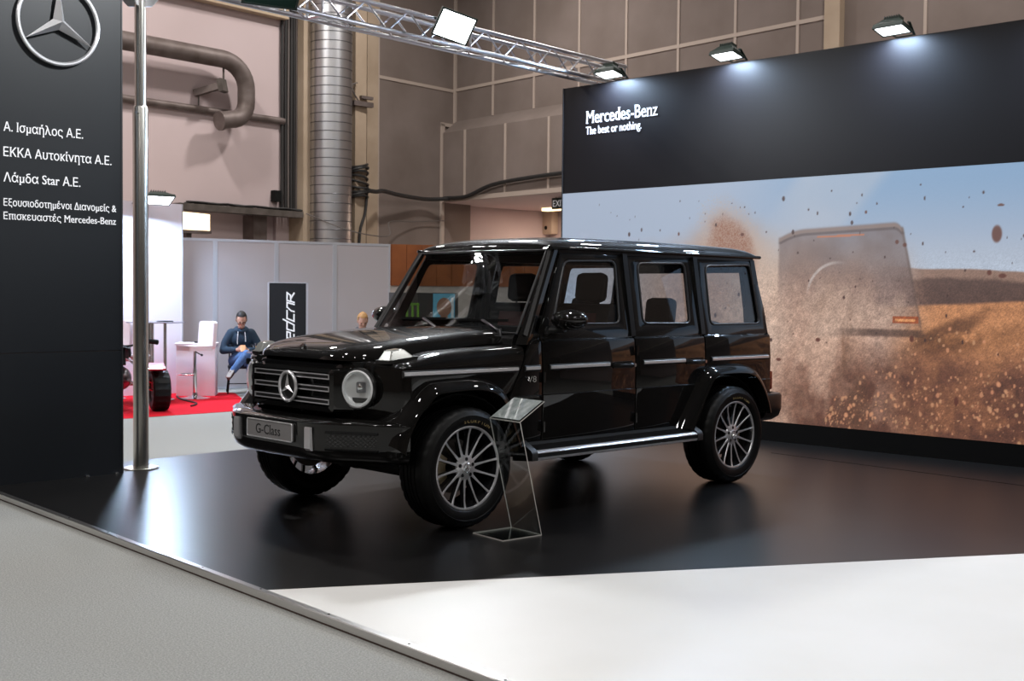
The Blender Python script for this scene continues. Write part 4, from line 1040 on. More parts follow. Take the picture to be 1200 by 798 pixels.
for s in (1, -1):
    d = obj('front_door', panel(F_DOOR, [W_F], s), 'paint', CAR, 30)
    obj('window_pane', panel(grow(W_F, .008), [], s, .005, 0, .016), 'side_glass', d); seal(d, W_F, s); side_strip(d, .645, .02, s); handle(d, -.095, s)
    b = NB()
    for zz in (.94, .60): cyl(b, (.700, s * .898, zz - .035), (.700, s * .898, zz + .035), .012, n=12)
    obj('hinge', b, 'paint', d)
    # door mirror
    b = NB(); vs = ellipsoid(b, (.575, s * 1.01, 1.338), (.10, .150, .070), 28, 18)
    for v in b.verts:
        q = v.co - Vector((.565, s * 1.005, 1.338))
        if q.x < -.03: v.co.x = .535
        v.co.z = 1.338 + q.z * (1.10 if q.z < 0 else .95)
    obj('mirror_housing', b, 'paint', d, 45)
    b = NB(); prism(b, [(.535, -.105), (.535, .105)] and rpoly([(-.105, -.062), (.105, -.062), (.105, .055), (-.105, .055)], .03), .528, .534, lambda u, v, w: (w, s * 1.005 + u, 1.338 + v)); obj('mirror_glass', b, 'chrome', d)
    b = NB(); tube(b, [(.60, s * .845, 1.262), (.585, s * .90, 1.262), (.575, s * .96, 1.278)], [.030, .024, .030], 10)
    prism(b, [(.515, 1.235), (.655, 1.235), (.635, 1.285), (.525, 1.290)], .0, .016, lambda u, v, w: (u, s * (SY(1.25) + w - .004), v)); obj('mirror_arm', b, 'black_plastic', d)
    d = obj('rear_door', panel(R_DOOR, [W_R], s), 'paint', CAR, 30)
    obj('window_pane', panel(grow(W_R, .008), [], s, .005, 0, .016), 'tinted_glass', d); seal(d, W_R, s); side_strip(d, -.355, -.865, s); handle(d, -.955, s)
    b = NB()
    for zz in (1.10, .60): cyl(b, (-.283, s * .895, zz - .035), (-.283, s * .895, zz + .035), .010, n=12)
    obj('hinge', b, 'paint', d)
    d = obj('rear_quarter', panel(QUART, [W_Q], s), 'paint', CAR, 30)
    obj('window_pane', panel(grow(W_Q, .008), [], s, .005, 0, .016), 'tinted_glass', d); seal(d, W_Q, s); side_strip(d, -1.20, -1.995, s)
    # belt ridge over doors and quarter
    d = obj('cowl_panel', panel(COWL, [], s), 'paint', CAR, 30); side_strip(d, .885, .735, s)
    b = text_bm('V8', .085, .042, True, .006)
    if s > 0: place(b, (.862, .893, .912), (-1, 0, 0), (0, 0, 1))
    else: place(b, (.777, -.893, .912), (1, 0, 0), (0, 0, 1))
    obj('badge', b, 'chrome', d)['label'] = 'small chrome letters on the front wing'
    f = panel(FEND, [], s)
    prof = [(1.03, .0), (1.06, .003), (1.085, .012), (1.105, .028), (1.118, .055), (1.125, .10), (1.125, .25)]
    rows = []
    for x in np.linspace(1.872, .83, 12):
        zt = float(np.interp(x, (.83, 1.05, 1.55, 1.75, 1.872), (1.165, 1.155, 1.135, 1.104, 1.076)))
        rows.append([(max(x, .905 - (z - 1.03) * .55) if x < .95 else x, s * (SY(1.03) - i), 1.03 + (z - 1.03) * (zt - 1.03) / .095) for z, i in prof])
    loft(f, rows); d = obj('front_wing', f, 'paint', CAR, 38); side_strip(d, 1.935, .945, s)
    # clear indicator on the wing
    b = NB(); loft_rows = [[(1.965, s * .675, 1.084), (1.95, s * .785, 1.084), (1.775, s * .81, 1.108), (1.775, s * .675, 1.108)],
                           [(1.925, s * .695, 1.150), (1.92, s * .765, 1.150), (1.84, s * .78, 1.160), (1.84, s * .695, 1.160)]]
    V = loft(b, loft_rows, closed=True); b.faces.new(V[1]); bmesh.ops.bevel(b, geom=[e for e in b.edges if not e.is_boundary], offset=.008, segments=2, affect='EDGES')
    o = obj('indicator_lamp', b, 'indicator_lens', d)
    b = NB(); prism(b, rpoly([(1.978, .662), (1.96, .795), (1.75, .825), (1.75, .662)], .02), 1.066, 1.088, lambda u, v, w: (u, s * v, w + (1.96 - u) * .12)); obj('indicator_base', b, 'satin_black', d)
    # flared arches
    def flare(name, outer, inner, yo=.884, yi=.985):
        rows = []
        for (ox, oz), (ix, iz) in zip(outer, inner):
            P = lambda t, y: (ox + (ix - ox) * t, s * y, oz + (iz - oz) * t)
            yb = float(np.interp(ox, (1.868, 1.908, 1.938, 1.958, 2.03), (0, .015, .05, .10, .24))) if ox > 1.868 else 0
            rows.append([P(-.06, yo - .006 - yb), P(.0, yo + .0), P(.10, yo + .030), P(.30, yo + .060), P(.62, yo + .082), P(.90, yi - .006), P(1.0, yi - .004), P(1.06, yi - .018), P(1.12, yi - .10)])
        b = NB(); loft(b, rows); obj(name, b, 'paint', CAR, 45)
    def dens(pts): 
        return [tuple(p[:2]) for p in spline([(x, z, 0) for x, z in pts], 4)]
    fo = dens([(2.05, .58), (2.03, .66), (1.975, .73), (1.92, .79), (1.845, .885), (1.76, .945), (1.68, .963), (1.41, .968), (1.25, .948), (1.14, .905), (1.06, .83), (.985, .66), (.91, .49)])
    fi = dens([(1.975, .52), (1.955, .60), (1.915, .68), (1.86, .76), (1.785, .825), (1.73, .868), (1.66, .885), (1.43, .893), (1.30, .880), (1.21, .85), (1.14, .79), (1.065, .64), (1.00, .49)])
    flare('front_arch_flare', fo, fi)
    ro = dens([(-.775, .49), (-.87, .63), (-.985, .80), (-1.06, .905), (-1.125, .95), (-1.22, .962), (-1.50, .962), (-1.68, .945), (-1.79, .90), (-1.89, .80), (-1.96, .68), (-2.0, .56)])
    ri = dens([(-.875, .47), (-.965, .61), (-1.06, .76), (-1.125, .845), (-1.185, .880), (-1.26, .892), (-1.48, .892), (-1.63, .875), (-1.72, .84), (-1.81, .75), (-1.88, .64), (-1.92, .54)])
    flare('rear_arch_flare', ro, ri)
    # arch liner
    for cx in (1.445, -1.445):
        b = NB(); rows = []
        for a in np.linspace(.05, PI - .05, 22): rows.append([(cx + .50 * math.cos(a), s * y, .39 + .475 * math.sin(a)) for y in (.50, .86)])
        loft(b, rows); b.faces.new([b.verts.new((cx + .50 * math.cos(a), s * .50, .39 + .475 * math.sin(a))) for a in np.linspace(.05, PI - .05, 22)]); solidify(b, .01); obj('arch_liner', b, 'matte_black', CAR)
    # running board
    b = NB(); pr = [(.84, .50), (.875, .505), (.895, .482), (.985, .458), (1.0, .452), (1.012, .437), (1.012, .405), (1.0, .392), (.95, .385), (.84, .40)]
    prism(b, pr, -.885, .885, lambda u, v, w: (w, s * u, v))
    for k in range(6): boxmm(b, (-.84, s * (.902 + k * .014), .472 - k * .0038), (.86, s * (.907 + k * .014), .4855 - k * .0038))
    o = obj('running_board', b, 'board_rubber', CAR)
    b = NB(); prism(b, [(.984, .460), (1.001, .456), (1.013, .446), (1.014, .441), (1.004, .444), (.99, .452)], -.88, .88, lambda u, v, w: (w, s * u, v)); prism(b, [(1.012, .412), (1.017, .412), (1.012, .396), (1.006, .394)], -.88, .88, lambda u, v, w: (w, s * u, v)); obj('board_strip', b, 'silver_trim', o)
    b = NB()
    for x0, x1 in ((-.94, -.875), (.875, .93)): prism(b, [(.83, .53), (.90, .52), (1.005, .465), (1.02, .44), (1.02, .395), (.83, .38)], x0, x1, lambda u, v, w: (w, s * u, v))
    obj('board_end_cap', b, 'black_plastic', o)

# cabin shell: pillars, sills, floor, firewall
for s in (1, -1):
    b = NB()
    tube(b, [(.455, s * .705, 1.835), (.63, s * .765, 1.53), (.815, s * .825, 1.215)], [.026, .030, .036], 4)
    bar(b, (-.28, s * .72, 1.81), (-.28, s * .82, 1.20), .09, .05); bar(b, (-1.135, s * .72, 1.81), (-1.135, s * .82, 1.20), .09, .05); bar(b, (-1.95, s * .72, 1.81), (-2.0, s * .82, 1.20), .05, .06)
    boxmm(b, (-1.98, s * .66, 1.775), (.40, s * .735, 1.845)); boxmm(b, (-1.98, s * .78, 1.16), (.80, s * .84, 1.235))
    boxmm(b, (-.85, s * .60, .42), (.9, s * .865, .515))
    obj('cabin_frame', b, 'satin_black', CAR)
    b = NB(); rows = []
    for t_ in (0, .5, 1):
        P = Vector((.440, .738, 1.842)) * (1 - t_) + Vector((.845, .868, 1.165)) * t_; G = Vector((.462, .700, 1.842)) * (1 - t_) + Vector((.880, .800, 1.165)) * t_
        I = P + Vector((-.045, -.01, -.0))
        rows.append([(I.x, s * I.y, I.z), (P.x, s * P.y, P.z), (P.x + .014, s * (P.y - .012), P.z), (G.x + .004, s * G.y, G.z), (G.x - .02, s * (G.y - .005), G.z)])
    loft(b, rows); solidify(b, .006); obj('windscreen_pillar', b, 'paint', CAR, 25)
b = NB(); boxmm(b, (-2.0, -.60, .44), (.86, .60, .50)); boxmm(b, (.83, -.80, .45), (.86, .80, 1.16)); boxmm(b, (-2.02, -.50, .36), (1.0, .50, .46)); boxmm(b, (1.0, -.45, .42), (1.98, .45, .50)); boxmm(b, (-.85, -.86, .40), (.90, .86, .47))
obj('underbody', b, 'matte_black', CAR)
b = NB(); rows = [[(x, y, z) for y in np.linspace(-.72, .72, 9)] for x, z in ((.4, 1.80), (-.5, 1.865), (-1.95, 1.86))]; loft(b, rows); solidify(b, .01); obj('headliner', b, 'leather', CAR)
# roof
RP = [(0, 1.946), (.30, 1.944), (.48, 1.936), (.60, 1.922), (.67, 1.903), (.71, 1.882), (.735, 1.860), (.742, 1.846)]
RX = [(.478, 0.0, -.012), (.470, .22, -.004), (.44, .46, 0), (.38, .66, 0), (.28, .82, 0), (.12, .93, 0), (-.2, 1.0, 0), (-.8, 1.04, 0), (-1.5, 1.0, 0), (-1.8, .95, 0), (-1.95, .84, 0), (-2.03, .62, 0), (-2.062, .32, 0), (-2.07, .0, -.01)]
b = NB(); rows = []
full = [(-y, z) for y, z in RP[::-1]] + RP[1:]
for x, k, dz in RX:
    plan = 1 - .03 * max(0, (-x - 1.9) / .17) ** 2 - .05 * max(0, (x - .3) / .178) ** 2
    rows.append([(x, y * plan, 1.846 + (z - 1.846) * k + dz) for y, z in full])
loft(b, rows); obj('roof', b, 'paint', CAR, 50)
b = NB()
gp_ = [(.455, .705, 1.836), (.40, .745, 1.838), (-.5, .757, 1.838), (-1.90, .757, 1.838), (-2.02, .748, 1.840), (-2.072, .70, 1.842)]
gp_ = [tuple(p) for p in spline(gp_, 4)]
tube(b, gp_ + [(p[0], -p[1], p[2]) for p in gp_[::-1]], .014, 8); obj('roof_gutter', b, 'paint', CAR, 60)
b = NB(); prism(b, [(.445, 1.815), (.482, 1.806), (.486, 1.836), (.462, 1.848)], -.70, .70, lambda u, v, w: (u, w, v)); obj('windscreen_header', b, 'paint', CAR, 30)
# windscreen
b = NB(); rows = []
for t_ in np.linspace(0, 1, 6):
    rows.append([(.478 + (.842 - .478) * t_ + .018 * (1 - k * k), k * (.690 + .078 * t_), 1.822 + (1.238 - 1.822) * t_) for k in np.linspace(-1, 1, 13)])
loft(b, rows); ws = obj('windscreen', b, 'windscreen_glass', CAR)
b = NB(); tube(b, [rows[0][k] for k in range(13)] + [rows[j][12] for j in range(1, 6)] + [rows[5][k] for k in range(11, -1, -1)] + [rows[j][0] for j in range(4, 0, -1)], .010, 8, closed=True); obj('windscreen_seal', b, 'seal', ws)
# wipers and cowl
b = NB(); prism(b, [(.80, 1.170), (.80, 1.225), (.842, 1.236), (.868, 1.205), (.875, 1.15)], -.755, .755, lambda u, v, w: (u, w, v)); obj('windscreen_cowl', b, 'satin_black', CAR)
def wsx(z, y): return .478 + (.842 - .478) * (1.822 - z) / .584 + .022 * (1 - (y / .75) ** 2)
for py in (-.02, .62):
    b = NB(); p0 = Vector((wsx(1.245, py) + .012, py, 1.248)); p1 = Vector((wsx(1.325, py - .21) + .030, py - .21, 1.325)); p2 = Vector((wsx(1.31, py - .40) + .022, py - .40, 1.312))
    cyl(b, p0 - Vector((0, 0, .03)), p0 + Vector((.01, 0, .018)), .017, n=12); bar(b, p0, p1, .024, .012, .003); o = obj('wiper_arm', b, 'dark_silver', CAR)
    b = NB(); q0 = Vector((wsx(1.285, py - .50) + .010, py - .50, 1.285)); q1 = Vector((wsx(1.325, py + .02) + .010, py + .02, 1.325)); q0.z = 1.318; q0.x = wsx(1.318, q0.y) + .010
    bar(b, q0, q1, .012, .018); bar(b, p1, (q0 * .55 + q1 * .45), .012, .010); obj('wiper_blade', b, 'matte_black', o)
b = NB(); prism(b, rpoly([(-.12, 1.68), (.12, 1.68), (.12, 1.75), (-.12, 1.75)], .03), .36, .385, lambda u, v, w: (w, u, v)); cyl(b, (.38, 0, 1.74), (.47, 0, 1.80), .015, n=10); obj('rear_view_mirror', b, 'matte_black', CAR)

# bonnet
HP_ = [(0, 0), (.20, -.001), (.40, -.006), (.49, -.012), (.545, -.013), (.590, -.022), (.625, -.042), (.648, -.068), (.660, -.098)]
HX = [(0, 1.268, 1.0), (.15, 1.264, 1.0), (.35, 1.253, 1.0), (.55, 1.235, 1.0), (.72, 1.215, .98), (.84, 1.192, .92), (.91, 1.170, .82), (.957, 1.148, .68), (.985, 1.122, .50), (.997, 1.100, .35), (1.0, 1.078, .2)]
b = NB(); rows = []
hf = [(-y, dz) for y, dz in HP_[::-1]] + HP_[1:]
for t_, z, k in HX:
    rows.append([(.86 + t_ * (1.244 - .27 * max(0, (abs(y) - .38) / .28) ** 2.0), y, z + dz * k) for y, dz in hf])
V = loft(b, rows)
d = obj('bonnet', b, 'paint', CAR, 40)
b = NB()
for s in (1, -1): boxmm(b, (.86, s * .640, 1.0), (1.90, s * .70, 1.085))
boxmm(b, (1.85, -.60, 1.0), (2.035, .60, 1.070)); boxmm(b, (.86, -.68, .8), (2.0, .68, 1.05)); obj('engine_bay', b, 'matte_black', CAR)
b = NB(); cyl(b, (2.055, 0, 1.145), (2.065, 0, 1.16), .022, n=20); obj('bonnet_badge', b, 'chrome', d)

# front fascia
pl = [(2.068, 0), (2.068, .38), (2.056, .47), (2.024, .58), (1.992, .68), (1.958, .785), (1.938, .838), (1.908, .873), (1.868, .888)]
pl = [tuple(p[:2]) for p in spline([(x, y, 0) for x, y in pl], 3)]
pl = [(x, -y) for x, y in pl[::-1]] + pl[1:]
N_ = len(pl); rows = []
for z, i in [(.66, .03), (.70, 0), (.86, 0), (1.03, .0), (1.05, .004), (1.062, .012), (1.072, .030), (1.076, .06), (1.077, .14)]:
    row = []
    for k in range(N_):
        a = Vector(pl[max(k - 1, 0)]); c = Vector(pl[min(k + 1, N_ - 1)]); t_ = (c - a).normalized(); n = Vector((t_.y, -t_.x))
        lift = max(0, (abs(pl[k][1]) - .70) / .19) * .05 * max(0, (z - 1.0) / .076)
        row.append((pl[k][0] - n.x * i, pl[k][1] - n.y * i, z))
    rows.append(row)
b = NB(); loft(b, rows); obj('front_fascia', b, 'paint', CAR, 40)
# grille
b = NB(); zt, zb = 1.022, .752
for pts in (rpoly([(-.475, zb), (.475, zb), (.475, zt), (-.475, zt)], .03),):
    inn = rpoly([(-.438, .783), (.438, .783), (.438, 1.000), (-.438, 1.000)], .02); n = len(pts)
    R_ = [[(2.030, y * 1.14, .887 + (z - .887) * 1.08) for y, z in pts], [(2.085, y * 1.06, .887 + (z - .887) * 1.03) for y, z in pts], [(2.150, y * .995, z) for y, z in pts], [(2.158, y, z) for y, z in inn], [(2.112, y, z) for y, z in inn]]
    loft(b, [r + [r[0]] for r in R_]); b.faces.new([b.verts.new((2.112, y, z)) for y, z in inn])
bmesh.ops.remove_doubles(b, verts=b.verts[:], dist=1e-5)
gr = obj('grille', b, 'paint', CAR, 30)
for zc in (.974, .896, .815):
    b = NB(); prism(b, [(2.118, zc - .017), (2.150, zc - .014), (2.150, zc + .014), (2.118, zc + .017)], -.434, .434, lambda u, v, w: (u, w, v), 0)
    for dz in (-.0135, .0135): boxmm(b, (2.146, -.430, zc + dz - .0032), (2.158, .430, zc + dz + .0032), 0, 1)
    for s in (-1, 1): boxmm(b, (2.146, s * .424, zc - .0165), (2.157, s * .431, zc + .0165), 0, 1)
    obj('louvre', b, ['satin_black', 'silver_trim'], gr)
b = NB(); lathe(b, [(0, 2.150), (.086, 2.150), (.090, 2.160), (.088, 2.168), (0, 2.170)], 40, 'X', (0, 0, .892)); obj('emblem_disc', b, 'satin_black', gr)
b = star_bm(.094, .011, .022, 48, .17); place(b, (2.176, 0, .892), (0, 1, 0), (0, 0, 1)); obj('star_emblem', b, 'silver_trim', gr, 20)
# headlights
for s in (1, -1):
    c = (-2.100, 0, 0); q0_ = 1.1; MH = Matrix.Translation((2.048, s * .604, .907)) @ Matrix.Rotation(s * math.radians(17), 4, 'Z')
    def hobj(n_, bm, *r_):
        bmesh.ops.transform(bm, matrix=MH, verts=bm.verts[:]); return obj(n_, bm, *r_)
    b = NB(); lathe(b, [(r_ * q0_, x_) for r_, x_ in [(.120, 2.095), (.120, 2.112), (.113, 2.122), (.106, 2.118)]], 48, 'X', c); hl = hobj('headlight', b, 'satin_black', CAR)
    b = NB(); lathe(b, [(r_ * q0_, x_) for r_, x_ in [(.107, 2.100), (.107, 2.123), (.100, 2.128), (.088, 2.122), (.086, 2.108)]], 48, 'X', c); hobj('light_ring', b, 'lens_white', hl)
    b = NB(); lathe(b, [(r_ * q0_, x_) for r_, x_ in [(.087, 2.116), (.078, 2.108), (.055, 2.102), (.03, 2.099), (0, 2.098)]], 40, 'X', c); hobj('reflector', b, 'lamp_reflector', hl)
    b = NB(); prism(b, [(-.040, -.050), (.070, -.050), (.055, -.066), (.03, -.078), (-.02, -.078), (-.036, -.066)], 2.108, 2.116, lambda u, v, w: (w + c[0], c[1] + u * q0_, c[2] + v * q0_)); hobj('lower_shade', b, 'satin_black', hl)
    b = NB(); prism(b, rpoly([(-.008, -.022), (.046, -.022), (.046, .040), (-.008, .040)], .010), 2.100, 2.120, lambda u, v, w: (w + c[0], c[1] + u * q0_, c[2] + v * q0_)); hobj('projector', b, 'dark_silver', hl)
    b = NB(); ellipsoid(b, (2.118 + c[0], c[1] + .016, c[2] + .010), (.010, .021, .024), 18, 12); hobj('projector_lens', b, 'chrome', hl)
    b = NB(); lathe(b, [(r_ * q0_, x_) for r_, x_ in [(.104, 2.124), (.085, 2.134), (.05, 2.141), (.001, 2.143)]], 40, 'X', c); hobj('lens_cover', b, 'clear_glass', hl)
# bumper
bp = [(2.305, 0), (2.302, .30), (2.286, .44), (2.235, .58), (2.162, .70), (2.098, .81), (2.052, .89), (1.998, .945), (1.935, .972)]
bp = [tuple(p[:2]) for p in spline([(x, y, 0) for x, y in bp], 3)]; bp = [(x, -y) for x, y in bp[::-1]] + bp[1:]
def bump_pt(k, z, i):
    a = Vector(bp[max(k - 1, 0)]); c = Vector(bp[min(k + 1, len(bp) - 1)]); t_ = (c - a).normalized(); n = Vector((t_.y, -t_.x))
    return (bp[k][0] - n.x * i, bp[k][1] - n.y * i, z)
BPF = [(.715, .17), (.712, .05), (.704, .018), (.690, .0), (.560, .0), (.510, .006), (.475, .022), (.450, .060), (.440, .13), (.44, .25)]
def bump_z(k, z):                       # the lower edge rises towards the wheels
    return z 
b = NB(); loft(b, [[bump_pt(k, bump_z(k, z), i) for k in range(len(bp))] for z, i in BPF]); bu = obj('front_bumper', b, 'paint', CAR, 38)
b = NB(); rows = [[(2.235 - d_, y, z) for y in np.linspace(-.44, .44, 7)] for z, d_ in ((.505, -.03), (.478, .0), (.452, .06), (.445, .16))]; loft(b, rows); solidify(b, .008); obj('skid_plate', b, 'dark_silver', bu)
for s in (1, -1):
    b = NB(); ks = [k for k in range(len(bp)) if .515 <= s * bp[k][1] <= .86]
    loft(b, [[bump_pt(k, z + (bump_z(k, z) - z) * .6, i) for k in ks] for z, i in ((.652, -.004), (.640, -.009), (.636, .002), (.545, .002), (.541, -.009), (.530, -.004))]); it = obj('air_intake', b, 'matte_black', bu)
    b = NB(); k0, k1 = ks[0], ks[-1]; A = Vector(bump_pt(k0, 0, -.003)); B = Vector(bump_pt(k1, 0, -.003))
    def onb(t_, z):
        f_ = t_ * (len(ks) - 1); i = int(min(f_, len(ks) - 2)); r_ = f_ - i
        a = Vector(bump_pt(ks[i], z, .0)); c = Vector(bump_pt(ks[i + 1], z, .0)); return a + (c - a) * r_
    for j in range(-4, 15):
        for sg in (1, -1):
            t0, t1 = j / 11., j / 11. + .30; pts = []
            for q in np.linspace(0, 1, 9):
                tt = (t0 + (t1 - t0) * q) if sg > 0 else (t1 - (t1 - t0) * q)
                if .02 < tt < .98: pts.append(onb(tt, .552 + .078 * q + .012 * max(0, tt - .3)))
            if len(pts) > 1: tube(b, pts, .0028, 5)
    obj('mesh', b, 'black_plastic', it)
    b = NB(); prism(b, [(.668, 2.293), (.668, 2.306), (.655, 2.309), (.535, 2.309), (.520, 2.296), (.52, 2.285)], s * .385, s * .445, lambda u, v, w: (v, w, u)); obj('bumper_strip', b, 'silver_trim', bu)
b = NB(); prism(b, rpoly([(-.262, -.057), (.262, -.057), (.262, .057), (-.262, .057)], .012), 2.304, 2.318, lambda u, v, w: (w, u, .617 + v)); pt = obj('number_plate', b, 'plate_grey', CAR)
b = NB(); o1 = rpoly([(-.262, -.057), (.262, -.057), (.262, .057), (-.262, .057)], .012)
tube(b, [(2.318, y, .617 + z) for y, z in o1], .004, 6, closed=True); obj('plate_rim', b, 'silver_trim', pt)
b = text_bm('G-Class', .285, .062, True, .001); place(b, (2.3185, -.155, .587), (0, 1, 0), (0, 0, 1)); obj('lettering', b, 'plate_ink', pt)
# rear end
def TGX(z): return -2.062 + max(0, z - 1.2) * .11
b = NB(); boxmm(b, (-2.062, -.80, .58), (-2.03, .80, 1.27))
for sy in (-1, 1): bar(b, (TGX(1.24) + .016, sy * .70, 1.24), (TGX(1.83) + .016, sy * .655, 1.83), .13 if False else .03, .18)
prism(b, [(TGX(1.71), 1.71), (TGX(1.84), 1.84), (TGX(1.84) + .03, 1.84), (TGX(1.71) + .03, 1.71)], -.70, .70, lambda u, v, w: (u, w, v)); tg = obj('tailgate', b, 'paint', CAR, 30)
for s in (1, -1):
    b = NB(); rows = [[(-2.03, s * (SY(z) - .002), z), (-2.055, s * (SY(z) - .015), z), (-2.066, s * (SY(z) - .045), z), (-2.066, s * .70, z)] for z in (.60, .82, 1.0, 1.18)] + [[(-2.03 + .0 + (z - 1.2) * .11, s * (SY(z) - .002), z), (-2.055 + (z - 1.2) * .11, s * (SY(z) - .012), z), (-2.066 + (z - 1.2) * .11, s * (SY(z) - .04), z), (-2.06 + (z - 1.2) * .11, s * .60, z)] for z in (1.22, 1.5, 1.84)]
    loft(b, rows); obj('rear_corner', b, 'paint', CAR, 40)
    b = NB(); box(b, (-2.085, s * .76, .80), (.07, .20, .16), bev=.015); obj('tail_lamp', b, 'tail_red', CAR)
b = NB(); prism(b, rpoly([(-.62, 1.26), (.62, 1.26), (.60, 1.73), (-.60, 1.73)], .04), .008, .013, lambda u, v, w: (TGX(v) + w, u, v)); obj('rear_window', b, 'tinted_glass', tg)
b = NB(); lathe(b, [(0, -2.33), (.28, -2.33), (.34, -2.315), (.365, -2.28), (.37, -2.10), (.35, -2.065), (0, -2.065)], 48, 'X', (0, .05, .93)); obj('spare_wheel_cover', b, 'paint', tg)
b = NB(); rp = [(-1.90, .95), (-2.06, .945), (-2.17, .915), (-2.235, .84), (-2.26, .70), (-2.265, 0)]; rp = [tuple(p[:2]) for p in spline([(x, y, 0) for x, y in rp], 3)]; rp = rp + [(x, -y) for x, y in rp[::-1][1:]]
rows = []
for z, i in ((.70, .10), (.692, .02), (.675, 0), (.56, 0), (.50, .03), (.47, .10), (.46, .2)):
    rows.append([(x + i * (1 if abs(y) < .88 else .55), y - math.copysign(i * (0 if abs(y) < .80 else .5), y), z) for x, y in rp])
loft(b, rows); obj('rear_bumper', b, 'satin_black', CAR, 40)

# wheels
TY = .975; TR = .392
def wheel(cx, s, steer=0.):
    M = Matrix.Translation((cx, 0, TR)) @ (Matrix.Identity(4) if s > 0 else Matrix.Rotation(PI, 4, 'Z'))
    def T(bm): bmesh.ops.transform(bm, matrix=M, verts=bm.verts[:]); return bm
    o_ = TY - .1375
    b = NB()
    pf = [(.262, o_ - .105), (.285, o_ - .128), (.325, o_ - .1375), (.360, o_ - .130), (.380, o_ - .112), (.388, o_ - .095)]
    for g0, g1 in ((-.058, -.048), (-.020, -.010), (.010, .020), (.048, .058)): pf += [(.391, o_ + g0 - .001), (.383, o_ + g0), (.383, o_ + g1), (.391, o_ + g1 + .001)]
    pf += [(.388, o_ + .095), (.380, o_ + .112), (.360, o_ + .130), (.340, o_ + .136), (.338, o_ + .1385), (.334, o_ + .1385), (.332, o_ + .1365), (.325, o_ + .1375), (.300, o_ + .134), (.285, o_ + .128), (.276, o_ + .124), (.264, o_ + .105)]
    nj = len(pf)
    def tread(j, i, r):
        if r > .375 and r < .3895 and i % 4 == 0: return r - .006
        return r
    lathe(b, pf, 128, 'Y', (0, 0, 0), fn=tread); ty = obj('tyre', T(b), 'rubber', CAR, 40)
    if s > 0:
        for word, a0, rr, h, da in (('SCORPION', 1.72, .292, .024, .100),):
            lb = NB()
            for k, ch in enumerate(word):
                q = text_bm(ch, None, h, False, .0008); xs = [v.co.x for v in q.verts]; mx = (min(xs) + max(xs)) / 2
                for v in q.verts: v.co.x -= mx
                a = a0 - k * da          # angle, counter-clockwise from +x seen from inside; text runs clockwise from outside
                ang = PI - a
                c, sn = math.cos(ang), math.sin(ang)
                place(q, (rr * c, o_ + .1345, rr * sn), (-sn * -1 if False else sn * 1, 0, -c) if False else (-abs(0) + (-sn), 0, c) if False else (-math.sin(ang) * -1 * -1, 0, math.cos(ang) * -1 * -1), (c, 0, sn))
                add_bm(lb, q)
            obj('lettering', T(lb), 'gold_ink', ty)
    hub = .936; lip = .957
    b = NB(); lathe(b, [(.262, lip - .012), (.268, lip - .004), (.271, lip), (.266, lip + .002), (.258, lip), (.2545, lip - .008)], 72, 'Y', mi=[1, 0, 0, 0, 0, 0])
    lathe(b, [(.2545, lip - .008), (.248, lip - .03), (.238, lip - .08), (.232, lip - .20), (.262, o_ - .11)], 72, 'Y', mi=[1] * 5)
    for k in range(14):
        a = 2 * PI * (k + .5) / 14 + .08
        ex = Vector((math.cos(a), 0, math.sin(a))); et = Vector((-math.sin(a), 0, math.cos(a)))
        rows = []
        for r, w, y, dpt in ((.062, .0125, hub - .002, .040), (.095, .0095, hub - .004, .040), (.15, .0070, hub, .036), (.21, .0065, hub + .006, .032), (.245, .0080, lip - .006, .028), (.257, .0100, lip - .002, .024)):
            c = ex * r
            rows.append([c + et * (w + .003) + Vector((0, y - dpt, 0)), c + et * w + Vector((0, y - .003, 0)), c + et * (w - .002) + Vector((0, y, 0)), c - et * (w - .002) + Vector((0, y, 0)), c - et * w + Vector((0, y - .003, 0)), c - et * (w + .003) + Vector((0, y - dpt, 0))])
        V = [[b.verts.new(p) for p in row] for row in rows]
        for i in range(len(V) - 1):
            for q in range(5):
                b.faces.new((V[i][q], V[i][q + 1], V[i + 1][q + 1], V[i + 1][q])).material_index = 0 if q in (1, 2, 3) else 1
    lathe(b, [(.040, hub + .003), (.060, hub + .002), (.076, hub - .004), (.082, hub - .014), (.080, hub - .05)], 56, 'Y', mi=[0, 0, 0, 1, 1])
    for k in range(5):
        a = 2 * PI * k / 5 + .3; c = Vector((.056 * math.cos(a), 0, .056 * math.sin(a)))
        cyl(b, c + Vector((0, hub - .01, 0)), c + Vector((0, hub + .0035, 0)), .0125, n=16, mi=1)
    rim = obj('rim', T(b), ['alloy', 'alloy_dark'], ty, 35)
    b = NB(); lathe(b, [(.040, hub - .002), (.040, hub + .007), (.034, hub + .010), (0, hub + .010)], 40, 'Y'); obj('centre_cap', T(b), 'silver_trim', ty)
    b = star_bm(.029, .003, .006, 32, .17); place(b, (0, hub + .0115, 0), (-1, 0, 0), (0, 0, 1)); obj('star_emblem', T(b), 'chrome', ty, 20)
    b = NB(); lathe(b, [(.07, .79), (.175, .79), (.178, .80), (.175, .815), (.07, .815), (.065, .85), (0, .85)], 56, 'Y'); obj('brake_disc', T(b), 'disc_steel', ty)
    b = NB(); rows = []
    for a in np.linspace(PI - .55, PI + .55, 9) if cx * s < 0 else np.linspace(-.55, .55, 9): rows.append([(r * math.cos(a), y, r * math.sin(a)) for r, y in ((.115, .83), (.115, .865), (.185, .872), (.200, .85), (.200, .80))])
    loft(b, rows); obj('brake_caliper', T(b), 'caliper', ty)
for cx in (1.445, -1.445):
    for s in (1, -1): wheel(cx, s)
    b = NB(); cyl(b, (cx, -.70, TR), (cx, .70, TR), .05, n=16); ellipsoid(b, (cx, -.2, TR), (.15, .14, .13), 16, 12); obj('axle', b, 'matte_black', CAR)
